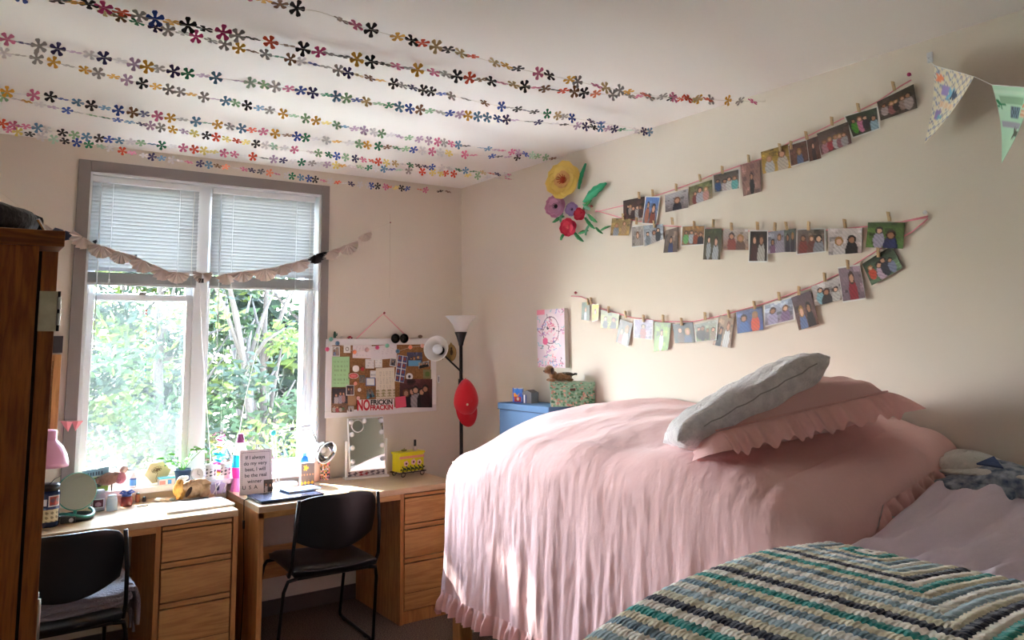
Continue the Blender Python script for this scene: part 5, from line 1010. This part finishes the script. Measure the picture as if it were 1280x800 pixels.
MB().box((-.044,-.025,0),(.044,.025,.165)).build('box_core',mat('box_cream',(220,190,150),.6),tin,bevel=.001)
mos=random.Random(3); mg=[[L(mos.choice([(24,20,30),(240,140,60),(236,120,150),(250,190,90),(30,24,60),(235,225,220),(110,130,80),(220,70,60)])) for _ in range(9)] for _ in range(16)]
def mosf(u,v):
    i,j=int(v*15.9),int(u*8.9); a,b=(v*16)%1,(u*9)%1; return mg[i][j] if a>b else mg[(i*3+1)%16][(j*5+2)%9]
painted('box_print',(-.044,-.027,.165),(.044,-.027,.165),(.044,-.027,0),(-.044,-.027,0),mosf,45,80,.0018,tin); painted('box_side_print',(-.0465,.025,.165),(-.0465,-.025,.165),(-.0465,-.025,0),(-.0465,.025,0),mosf,20,60,.0018,tin)
c=Vector(atZ(377.5,598,ZD)); bb=thing('blue_bottle','tall translucent blue bottle standing behind the flower book','bottle',(1.80,4.815,ZD)); MB().lathe([(0,0),(.024,0),(.026,.01),(.026,.13),(.022,.15),(.012,.160),(0,.162)],(0,0,0),20).build('bottle_body',mat('blue_plastic',(60,140,200),.2,trans=.3),bb,smooth=True); MB().cyl((0,0,.16),(0,0,.178),.013,n=14).build('bottle_cap',mat('blue_plastic_cap',(100,180,225),.3),bb,bevel=.002)
jb=thing('skin_tone_bottle','peach coloured bottle standing right of the blue bottle','bottle',(1.878,4.825,ZD)); MB().lathe([(0,0),(.026,0),(.028,.01),(.028,.095),(.014,.112),(.012,.12),(0,.121)],(0,0,0),18).build('bottle_body',mat('peach_plastic',(232,190,168),.35),jb,smooth=True); MB().cyl((0,0,.12),(0,0,.150),.014,n=14).build('bottle_cap',M_twhite,jb,bevel=.002)
# lava lamp and rainbow spinner in the right pane
M_pk=mat('hot_pink_glass',(230,40,150),.3); lv=thing('rainbow_lamp','white, turquoise and pink cone shaped lamp standing on the sill before the right pane','lamp',(1.405,4.80,ZD))
def seg(t,nm,r0,z0,r1,z1,m): MB().lathe([(r0,z0),(r1,z1)],(0,0,0),20).build(nm,m,t,smooth=False)
seg(lv,'lamp_foot',.050,0,.034,.075,mat('pink_metal',(236,130,190),.35)); seg(lv,'pink_band',.040,.075,.047,.135,M_pk); seg(lv,'turquoise_band',.047,.135,.040,.205,mat('turquoise_glass',(30,190,225),.25)); seg(lv,'white_band',.040,.205,.026,.275,M_twhite); seg(lv,'cap',.024,.275,.016,.325,mat('plum_cap',(130,60,110),.35))
rs=thing('rainbow_spinner','hanging rainbow foil spiral before the right window pane','ornament',(1.318,4.90,1.07))
MB().tube([(0,0,.0),(0,0,.88)],.0006,5).build('thread',M_cord,rs)
for k,(z,r_,cc,n_) in enumerate(((.0,.020,(250,120,170),'pink'),(-.045,.026,(240,200,90),'yellow'),(-.09,.036,(30,190,220),'cyan'),(-.15,.036,(240,110,180),'magenta'),(-.205,.034,(250,180,90),'orange'),(-.255,.026,(60,200,180),'green'))):
    MB().tube([((r_*(1-.3*t/20))*math.cos(t*.45+k),r_*math.sin(t*.45+k)*.8,z-.052*t/20) for t in range(21)],.008,6).build('foil_turn',mat('foil_'+n_,cc,.25,metal=.3),rs,smooth=True)
# bead string suncatcher, cords
bs=thing('bead_string','string of coloured beads hanging from the left window sash','bead string',atY(183,379,YB+.06)); b0=Vector(bs.location); q1=Vector(atY(181,478,YB+.05))-b0
MB().tube([(0,0,0),q1],.0007,5).build('thread',M_cord,bs); r=random.Random(2)
for k in range(26):
    t=.02+k/26*.98; cc=r.choice([(60,180,120),(240,240,240),(60,130,220),(230,190,90),(240,240,240),(120,200,220),(200,60,60)]) if k>2 else (190,80,40); rr_=.0065 if k in (2,3,20,22) else .0042
    MB().ball(q1*t,rr_,8).build('bead',mat('bead_%d_%d'%cc[:2],cc,.2),bs,smooth=True)
bc=thing('blind_cord_loop','long white blind cords with a knot hanging in front of the window mullion','cord',atY(249,350,YB+.03)); b0=Vector(bc.location)
for k,P in enumerate(([(249,352),(252,420),(256,474),(262,560),(266,604)],[(330,398),(322,430),(306,500),(296,560),(288,606)])):
    MB().tube([Vector(atY(*q,YB+.02))-b0 for q in P],.0022,6).build('cord',M_twhite,bc); 
MB().ball(Vector(atY(256,476,YB+.02))-b0,(.006,.006,.010),8).build('knot',M_twhite,bc,smooth=True)
# pink bunting on the casing
pb=thing('bunting','pink triangular paper bunting stuck on the lower left window casing','bunting',atY(75,526,YB-.02)); b0=Vector(pb.location); M_bun=mat('bunting_pink',(238,150,160),.7)
for T3 in ([(75,526),(91,527),(85,540)],[(90,526.5),(104,526),(94,539)]):
    P=[Vector(atY(*q,YB-.024))-b0 for q in T3]; cc=(P[0]+P[1])/2; MB().add([P[0],P[2],cc+Vector((0,-.012,0)),P[1]],[(0,1,2),(2,1,3)]).build('bunting_flag',M_bun,pb,solid=.0008)
MB().tube([Vector(atY(q,526,YB-.022))-b0 for q in (75,90,104)],.001,5).build('bunting_thread',M_cord,pb)
# ---------------------------------------------------------------- left desk things
ld=thing('pink_desk_lamp','glossy pink desk lamp with a bell shade at the far left of the left desk','desk lamp',(.30,4.62,ZD)); l0=Vector(ld.location); M_pl=mat('pink_enamel',(222,160,190),.3)
top=Vector(atY(66,545,4.52))-l0; sh0=Vector(atY(60,582,4.52))-l0; ax=(sh0-top).normalized()*-1; Ml=Matrix.Translation(sh0+Vector((-.01,0,.0)))@(Vector((.05,-.04,1)).normalized().to_track_quat('Z','Y').to_matrix().to_4x4())
MB().lathe([(.098,0),(.096,.02),(.086,.055),(.066,.092),(.040,.118),(.033,.125),(.033,.165),(.030,.17),(.0,.17)],(0,0,0),32,Ml,caps=False).build('lamp_shade',M_pl,ld,smooth=True,solid=.002)
MB().lathe([(0,0),(.085,0),(.085,.015),(.02,.022),(0,.022)],(0,0,0),28).build('lamp_base',M_pl,ld,smooth=True); MB().tube([(0,0,.02),(-.06,.03,.22),(-.03,.02,.40),Ml@Vector((-.03,.0,.15))],.007,8).build('lamp_arm',M_pl,ld,smooth=True); MB().ball(Ml@Vector((0,0,.06)),.028,10).build('bulb',mat('bulb_white'),ld,smooth=True)
jr=thing('sticker_jar','dark blue jar with black lid and stickers at the left end of the left desk','jar',(.405,4.44,ZD)); MB().lathe([(0,0),(.048,0),(.050,.01),(.050,.15),(.044,.165),(0,.166)],(0,0,0),28).build('jar_body',mat('navy_glaze',(40,58,100),.2),jr,smooth=True); MB().lathe([(0,.166),(.047,.166),(.048,.190),(.040,.196),(0,.197)],(0,0,0),28).build('jar_lid',M_blackpl,jr,smooth=True)
MB().tube([(.0,-.02,.196),(.02,-.01,.215),(.05,.02,.225)],.002,5).build('lid_handle',M_blackmetal,jr)
def wrap(t,nm,r_,a0,a1,z0,z1,fn):
    n=16; mb=MB(); vs=[];cs=[]
    for j in range(n+1):
        for i in range(n+1): u,v=i/n,j/n; a=a0+(a1-a0)*u; vs.append((r_*math.cos(a),r_*math.sin(a),z1+(z0-z1)*v)); cs.append(fn(u,v))
    mb.v=vs; mb.c=cs; mb.f=[(j*(n+1)+i,(j+1)*(n+1)+i,(j+1)*(n+1)+i+1,j*(n+1)+i+1) for j in range(n) for i in range(n)]; mb.mi=[0]*len(mb.f); mb.build(nm,PRINT,t,solid=.0006)
wrap(jr,'red_sticker',.0512,-PI*.52,-PI*.18,.095,.145,lambda u,v:(.8,.78,.76) if min(u,1-u,v,1-v)<.1 else L((170,60,50)) if math.sin(u*14)+math.sin(v*11)>-.2 else L((110,80,90)))
wrap(jr,'cream_sticker',.0512,-PI*.66,-PI*.20,.025,.082,lambda u,v:L((206,198,160)) if math.sin(u*20)+math.sin(v*17)>-.6 else L((130,120,90)))
wrap(jr,'white_sticker',.0512,-PI*.76,-PI*.56,.10,.13,lambda u,v:L((220,220,230)))
rm=thing('round_mirror','round tabletop mirror on a green and black tray base on the left desk','mirror',(.535,4.53,ZD)); Mm=Matrix.Translation((0,.0,.132))@Matrix.Rotation(math.radians(5),4,'Z')@Matrix.Rotation(math.radians(78),4,'X')
MB().lathe([(0,-.004),(.090,-.004),(.0915,0),(.090,.004),(0,.0042)],(0,0,0),40,Mm,caps=False).build('mirror_rim',mat('teal_plastic',(60,150,130),.35),rm,smooth=True); MB().lathe([(0,.0043),(.087,.0043),(.087,.005),(0,.005)],(0,0,0),40,Mm,caps=False).build('mirror_glass',M_mirror,rm)
MB().lathe([(0,0),(.080,0),(.082,.022),(.074,.024),(.072,.008),(0,.008)],(0,0,0),32,caps=False).build('tray_base',mat('black_tray',(20,26,26),.4),rm,smooth=True)
MB().tube([(.078*math.cos(a),.078*math.sin(a),.028+.012*math.sin(a*2)) for a in np.linspace(-2.9,.6,20)],.007,8).build('green_cable_rim',mat('teal_plastic'),rm,smooth=True); MB().tube([(.0,.03,.02),(.0,.03,.05)],.008,8).build('mirror_stem',mat('teal_plastic'),rm)
MB().box((-.075,-.10,.002),(-.01,-.055,.030)).build('watch_case',M_blackpl,rm,bevel=.004); MB().lathe([(0,0),(.010,0),(.010,.002),(0,.002)],(0,0,0),14,Matrix.Translation((-.03,-.1005,.016))@Matrix.Rotation(PI/2,4,'X'),caps=False).build('watch_dial',mat('dial_grey',(190,195,200),.3),rm)
tx=thing('picture_card','green and blue souvenir picture card propped behind the round mirror','card',(.66,4.845,.831)); painted('card_face',(-.07,-.012,.115),(.06,-.0,.128),(.06,-.0,0),(-.07,-.012,0),lambda u,v:(L((120,160,180)) if v<.3 else L((190,200,190)) if v<.36 else (L((130,170,70)) if (u-.6)**2+(v-.6)**2>.05 else L((30,40,30)))) if not (.14<v<.27 and .2<u<.8 and math.sin(u*62)>.1) else L((40,50,70)),44,34,.002,tx); MB().box((-.065,.004,0),(.055,.012,.11)).build('card_backing',mat('card_back',(150,140,110),.8),tx)
bdv=thing('toy_bird','fluffy brown and pink toy bird perched on the sill behind the glass jars','toy',(.735,4.83,.829)); M_fe=mat('brown_feather',(150,110,92),.95,bump=(110,1.0),sheen=.5); M_fp=mat('pink_feather',(196,120,134),.95,bump=(110,1.0),sheen=.5)
MB().ball((-.01,0,.068),(.062,.034,.034),16,Matrix.Rotation(-.25,4,'Y')).tube([(-.05,0,.065),(-.09,0,.055),(-.115,0,.05)],[.018,.012,.004],8).build('bird_body',M_fe,bdv,smooth=True); MB().ball((.040,-.008,.066),(.030,.028,.032),12).build('bird_breast',M_fp,bdv,smooth=True); MB().ball((.055,0,.108),(.024,.020,.022),12).build('bird_head',mat('pale_feather',(206,176,170),.95,bump=(110,1.0)),bdv,smooth=True)
MB().cyl((.075,0,.106),(.098,-.002,.100),.006,.001,8).build('beak',M_blackpl,bdv,smooth=True)
for y in (-.012,.012): MB().cyl((.0,y,.0),(.0,y,.045),.002).build('bird_leg',M_blackmetal,bdv)
def jar(name,label,p,r_,h_,m,mcap,lab=None,cat='jar'):
    t=thing(name,label,cat,p); MB().lathe([(0,0),(r_,0),(r_*1.04,.006),(r_*1.04,h_*.70),(r_*.85,h_*.80),(r_*.80,h_*.84),(0,h_*.84)],(0,0,0),20).build('jar_body',m,t,smooth=True); MB().lathe([(0,h_*.84),(r_*.86,h_*.84),(r_*.88,h_*.96),(r_*.7,h_),(0,h_)],(0,0,0),20).build('jar_lid',mcap,t,smooth=True)
    if lab: wrap(t,'jar_label',r_*1.055,-PI*.85,-PI*.25,h_*.16,h_*.60,lab)
    return t
M_gl=mat('pale_glass',(206,214,222),.08,trans=.4)
jar('candle_jar','glass candle jar with a dark red label on the left desk',(.655,4.69,ZD),.032,.105,mat('candle_wax',(176,160,176),.3),M_gl,lambda u,v:(.75,.74,.76) if min(u,1-u,v,1-v)<.08 else L((90,20,44)) if (u-.5)**2+(v-.6)**2>.06 else L((190,140,160)))
jar('glass_jar','small clear glass jar right of the candle jar',(.712,4.645,ZD),.025,.080,M_gl,M_gl)
jar('gift_jar','dark jar wrapped with a blue ribbon bow right of the clear glass jar',(.795,4.73,ZD),.028,.060,mat('amber_jar',(120,50,50),.2),mat('blue_satin',(60,90,170),.35))
t=thing('satin_bow','blue satin bow tied on top of the dark gift jar','bow',(.795,4.73,ZD+.0605)); 
for s in (-1,1): MB().tube([(0,0,.006),(s*.022,-.01,.020),(s*.034,-.012,.010),(s*.018,-.006,.004),(0,0,.006)],.006,8).build('bow_loop',mat('blue_satin'),t,smooth=True)
jar('amber_bottle','tiny amber bottle with a black cap near the window sill',(.862,4.80,ZD),.011,.050,mat('amber_glass',(150,96,50),.15),M_blackpl,cat='bottle'); jar('black_pot','tiny black cosmetic pot right of the amber bottle',(.893,4.79,ZD),.009,.026,M_blackpl,M_blackpl,cat='pot')
t=thing('nail_file','short dark wooden stick lying before the amber bottle','stick',(.862,4.66,ZD),.15); MB().box((-.028,-.006,0),(.028,.006,.006)).build('stick_body',mat('dark_stick',(90,74,60),.6),t,bevel=.002)
for k,(x,y,s,c_,l_) in enumerate(((.955,4.75,.016,(236,232,226),'white pebble leftmost of the pebbles before the driftwood'),(.978,4.745,.014,(226,216,204),'cream pebble second from the left before the driftwood'),(1.003,4.725,.013,(210,180,150),'tan pebble third from the left before the driftwood'),(1.022,4.71,.013,(130,140,136),'green grey pebble nearest the driftwood'))):
    t=MB().ball((0,0,s*.62),(s*1.3,s,s*.62),12).build('pebble',mat('pebble_%d'%k,c_,.6),None,smooth=True,loc=(x,y,ZD)); tag(t,l_,'pebble')
# driftwood sculpture
dw=thing('driftwood','pale driftwood sculpture with ochre fungus standing before the window on the left desk','sculpture',(1.115,4.70,ZD)); M_dw=mat('driftwood_bark',(196,160,122),.85,bump=(50,.9),var=(24,(150,112,80))); M_och=mat('ochre_fungus',(206,160,80),.85,bump=(60,.8),var=(30,(160,110,50)))
mb=MB(); blob(mb,(.0,0,.055),(.070,.032,.040),21,26,.2); blob(mb,(.06,-.01,.038),(.040,.03,.036),25,22,.15); mb.tube([(-.02,0,.07),(.03,.0,.088),(.07,0,.085),(.10,0,.07)],[.016,.02,.018,.012],8); mb.build('driftwood_body',M_dw,dw,smooth=True)
mb=MB(); blob(mb,(-.065,-.012,.058),(.028,.024,.052),30,24,.12); mb.build('ochre_growth',M_och,dw,smooth=True); MB().ball((-.020,-.030,.045),(.012,.010,.030),10,Matrix.Rotation(.5,4,'Y')).build('dark_hollow',mat('hollow_dark',(50,28,20),.9),dw,smooth=True)
MB().ball((-.05,-.0,.112),(.024,.018,.018),10).ball((-.03,0,.118),(.015,.012,.012),8).build('white_flower',mat('pebble_0'),dw,smooth=True)
MB().tube([(-.09,-.04,.006),(-.04,-.05,.006),(.02,-.045,.007),(.08,-.05,.006)],.006,6).build('twig',mat('twig_grey',(110,106,108),.8),dw,smooth=True)
# white sheet
ws=thing('drawing_pad','white drawing pad lying flat on the front right of the left desk','paper pad',(1.085,4.475,ZD),.03); MB().box((-.17,-.115,0),(.17,.125,.010)).build('pad_sheets',mat('page_white'),ws,bevel=.001); MB().box((-.17,-.115,.0101),(.17,.125,.012)).build('top_sheet',mat('paper_bright',(244,244,244),.7),ws,bevel=.001)
cc_=thing('white_candle','white candle cup on a wooden saucer beside the driftwood','candle',(1.20,4.735,ZD)); MB().lathe([(0,0),(.045,0),(.048,.008),(0,.009)],(0,0,0),24).build('saucer',mat('light_wood',(214,170,130),.6),cc_,smooth=True); MB().lathe([(0,.009),(.022,.009),(.026,.06),(.022,.062),(.02,.05),(0,.05)],(0,0,0),20).build('candle_cup',M_twhite,cc_,smooth=True); MB().cyl((0,0,.05),(0,0,.064),.001).build('wick',M_blackpl,cc_)
bt_=thing('lilac_tray','lilac fabric basket with white cables in the gap between the two desks','basket',(1.235,4.79,ZD)); MB().prism([(-.085,-.03),(.085,-.03),(.085,.03),(-.085,.03)],.06).build('basket_body',mat('lilac_fabric',(176,166,200),.8),bt_,bevel=.006); MB().ball((-.03,-.031,.03),(.016,.003,.012),8).ball((.04,-.031,.035),(.008,.003,.016),8).build('dark_print',mat('ink_blue',(50,50,90),.7),bt_,smooth=True)
for k,P in enumerate(([(.05,-.03,.062),(.03,-.06,.05),(.0,-.07,.004),(-.06,-.072,.004)],[(.07,-.02,.064),(.075,-.07,.06),(.045,-.085,.006)],[(.06,.0,.064),(.02,-.05,.065),(.02,-.075,.004)])): MB().tube([Vector(p) for p in P],.0028,6).build('white_cable',M_twhite,bt_,smooth=True)
# things on the sill
ZS=.8305
t=thing('vitamin_bottle','white bottle with a blue label on the window sill','bottle',(.845,4.865,ZS)); MB().lathe([(0,0),(.018,0),(.019,.004),(.019,.062),(.014,.070),(0,.070)],(0,0,0),18).build('bottle_body',M_twhite,t,smooth=True); MB().cyl((0,0,.070),(0,0,.086),.014,n=16).build('bottle_cap',M_twhite,t,bevel=.001); wrap(t,'blue_label',.0195,-PI*.9,-PI*.2,.012,.052,lambda u,v:L((90,160,225)) if v>.2 else L((60,90,160)))
t=thing('hexagon_plaque','hexagonal wooden plaque with a burnt floral drawing leaning on the sill','plaque',(.98,4.905,ZS),0,rot=(math.radians(-10),0,0)); hx=[(.07*math.cos(PI/3*k+.12),.062+.062*math.sin(PI/3*k+.12)) for k in range(6)]; MB().prism(hx,.008,Matrix.Rotation(PI/2,4,'X')).build('plaque_board',mat('birch',(206,186,146),.6),t,bevel=.001)
r=random.Random(9); mb=MB()
for k in range(26): a=r.uniform(0,6.28); q=r.uniform(0,.03); x,z=q*math.cos(a),.075+q*.6*math.sin(a); mb.tube([(x+.006*math.cos(b),-.0088,z+.006*math.sin(b)) for b in np.linspace(0,5,8)],.0007,4)
mb.tube([(0,-.0088,.06),(-.01,-.0088,.03),(-.006,-.0088,.012)],.001,4); mb.build('burnt_drawing',mat('burnt_brown',(96,66,40),.8),t)
t=thing('tissue_pack','small yellow tub with a turquoise lid on the sill','tub',(1.015,4.855,ZS)); MB().box((-.042,-.022,0),(.042,.022,.032)).build('tub_body',mat('cream_plastic',(232,222,226),.4),t,bevel=.004); MB().box((-.044,-.024,.0325),(.044,.024,.042)).build('tub_lid',mat('turquoise_plastic',(90,200,225),.35),t,bevel=.003); MB().box((-.038,-.0235,.004),(-.008,-.022,.024)).build('pink_label',mat('pink_label',(236,150,150),.5),t); MB().box((.004,-.0235,.004),(.024,-.022,.026)).build('blue_label',mat('blue_label2',(70,150,220),.5),t)
pt=thing('potted_plant','leafy green plant in a dark blue pot on the window sill','potted plant',(1.105,4.865,ZS)); MB().lathe([(0,0),(.034,0),(.044,.062),(.047,.064),(.047,.074),(.042,.074),(.040,.06),(0,.058)],(0,0,0),26).build('pot',mat('blue_pot',(40,66,104),.35),pt,smooth=True); MB().lathe([(0,.058),(.041,.062)],(0,0,0),16,caps=False).build('soil',mat('soil',(60,42,32),.95),pt)
M_pg=mat('plant_leaf',(96,160,60),.4,trans=.3); r=random.Random(6)
for k in range(13):
    a=k*2.4; h=r.uniform(.03,.12); q=r.uniform(.02,.065)+.02*(k%3==0); tip=Vector((q*math.cos(a)*1.3,q*math.sin(a)*.7,.07+h)); st=MB().tube([(0,0,.06),tip*.5+Vector((0,0,.04)),tip],.0018,5).build('stem',M_pg,pt); dr_=(Vector((tip.x,tip.y,r.uniform(-.02,.03)))).normalized(); sd_=dr_.cross(Vector((0,-.5,1))).normalized(); Ln=r.uniform(.035,.052)
    MB().grid(lambda u,v,tip=tip,dr_=dr_,sd_=sd_,Ln=Ln:tip+dr_*Ln*v+sd_*(u-.5)*2*Ln*.34*math.sin(PI*min(1,v*.92+.06))+Vector((0,0,.006*abs(u-.5)*2-.012*v*v)),5,9).build('leaf',M_pg,pt,smooth=True,solid=.0008)
t=thing('desk_clock','small white round clock on the sill right of the potted plant','clock',(1.185,4.87,ZS)); MB().lathe([(0,0),(.034,0),(.036,.004),(.036,.018),(.032,.02),(.031,.016),(0,.016)],(0,0,0),28,Matrix.Translation((0,.008,.037))@Matrix.Rotation(PI/2,4,'X'),caps=False).build('clock_case',M_twhite,t,smooth=True); 
for P in ([(0,-.010,.037),(0,-.010,.060)],[(0,-.010,.037),(.014,-.010,.030)]): MB().tube([Vector(p) for p in P],.001,4).build('clock_hand',M_blackpl,t)
for k,(x,lb,cl) in enumerate(((1.262,'white printed mug with black and red marks standing on the sill by the mullion',((236,232,236),(40,34,50),(190,30,60))),(1.345,'beige printed cup with dark letters standing right of the white mug',((214,196,184),(30,26,30),(120,60,50))))):
    t=thing('printed_mug' if k==0 else 'printed_cup',lb,'mug',(x,4.875,ZS)); MB().lathe([(0,0),(.030,0),(.034,.085),(.031,.085),(.028,.006),(0,.006)],(0,0,0),24,caps=False).build('mug_body',mat('mug_%d'%k,cl[0],.35),t,smooth=True)
    wrap(t,'mug_print',.0345,-PI*.85,-PI*.25,.02,.062,lambda u,v,cl=cl:L(cl[1]) if math.sin(u*17)+math.sin(v*13+u*5)>.7 else (L(cl[2]) if .75<u<.85 else L(cl[0])))
    if k==0: MB().tube([(-.031,-.0,.066),(-.056,-.0,.060),(-.056,0,.03),(-.030,0,.022)],.0045,8).build('mug_handle',mat('mug_0'),t,smooth=True)
# wall things at far left
bs2=MB().box((0,-.012,0),(.17,0,.09)).build('chalk_sign',mat('chalk_black',(52,46,50),.8),None,loc=(atY(79,419,YB)[0]-.17,YB,atY(79,441,YB)[2]),bevel=.001); tag(bs2,'small dark chalk sign on the wall left of the window, above the oak framed board','sign')
xr=atY(76.5,443,YB)[0]; z1_=atY(76.5,443,YB)[2]; kb2=thing('oak_notice_board','oak framed cork board with cards, half hidden behind the wardrobe left of the window','notice board',(xr-.24,YB,z1_-.24))
mb=MB().box((-.24,-.02,-.24),(-.205,-.002,.24)).box((.205,-.02,-.24),(.24,-.002,.24)).box((-.205,-.02,.205),(.205,-.002,.24)).box((-.205,-.02,-.24),(.205,-.002,-.205)); mb.build('frame',M_oakz,kb2,bevel=.002); MB().box((-.21,-.012,-.21),(.21,-.004,.21)).build('cork_sheet',M_cork,kb2)
for k,(z,h,fn,lb,nm,ct) in enumerate(((.15,.10,people((200,195,190),(80,120,50),[(40,40,44)],51,grass=(90,140,60)),'photo of a lawn at the top of the oak framed board','pinned_photo','photo'),(.02,.09,note((228,226,222),(90,90,90),5,-.2,7),'white card below the lawn photo on the oak framed board','pinned_card','card'),(-.095,.04,note((226,222,170),(90,90,60),3,-.1,8),'cream note below the white card on the oak framed board','pinned_note','note'),(-.15,.03,note((170,180,200),(90,90,110),2,-.1,9),'blue grey note lowest on the oak framed board','pinned_note','note'))):
    P=[Vector((xr-.24+x,YB-.014,z1_-.24+zz)) for x,zz in ((.09,z+h/2),(.195,z+h/2),(.195,z-h/2),(.09,z-h/2))]; c=sum(P,Vector())/4; o=painted(nm,*[p-c for p in P],fn,18,18,.0008); o.location=c; tag(o,lb,ct)
# black power cord on the side of the right desk
pc_=thing('power_cord','black power cord with an inline switch hanging over the side of the right desk','cord',(1.343,4.45,ZD)); MB().tube([(.03,.05,.004),(.012,.03,.005),(-.006,.02,.001),(-.008,.012,-.06),(-.008,.0,-.13),(-.010,-.01,-.22),(-.009,-.03,-.40),(-.012,-.02,-.60),(-.014,-.01,-.75)],.0022,6).build('cord',M_blackpl,pc_,smooth=True); MB().box((-.015,-.004,-.145),(-.003,.010,-.10)).build('inline_switch',M_blackpl,pc_,bevel=.003)
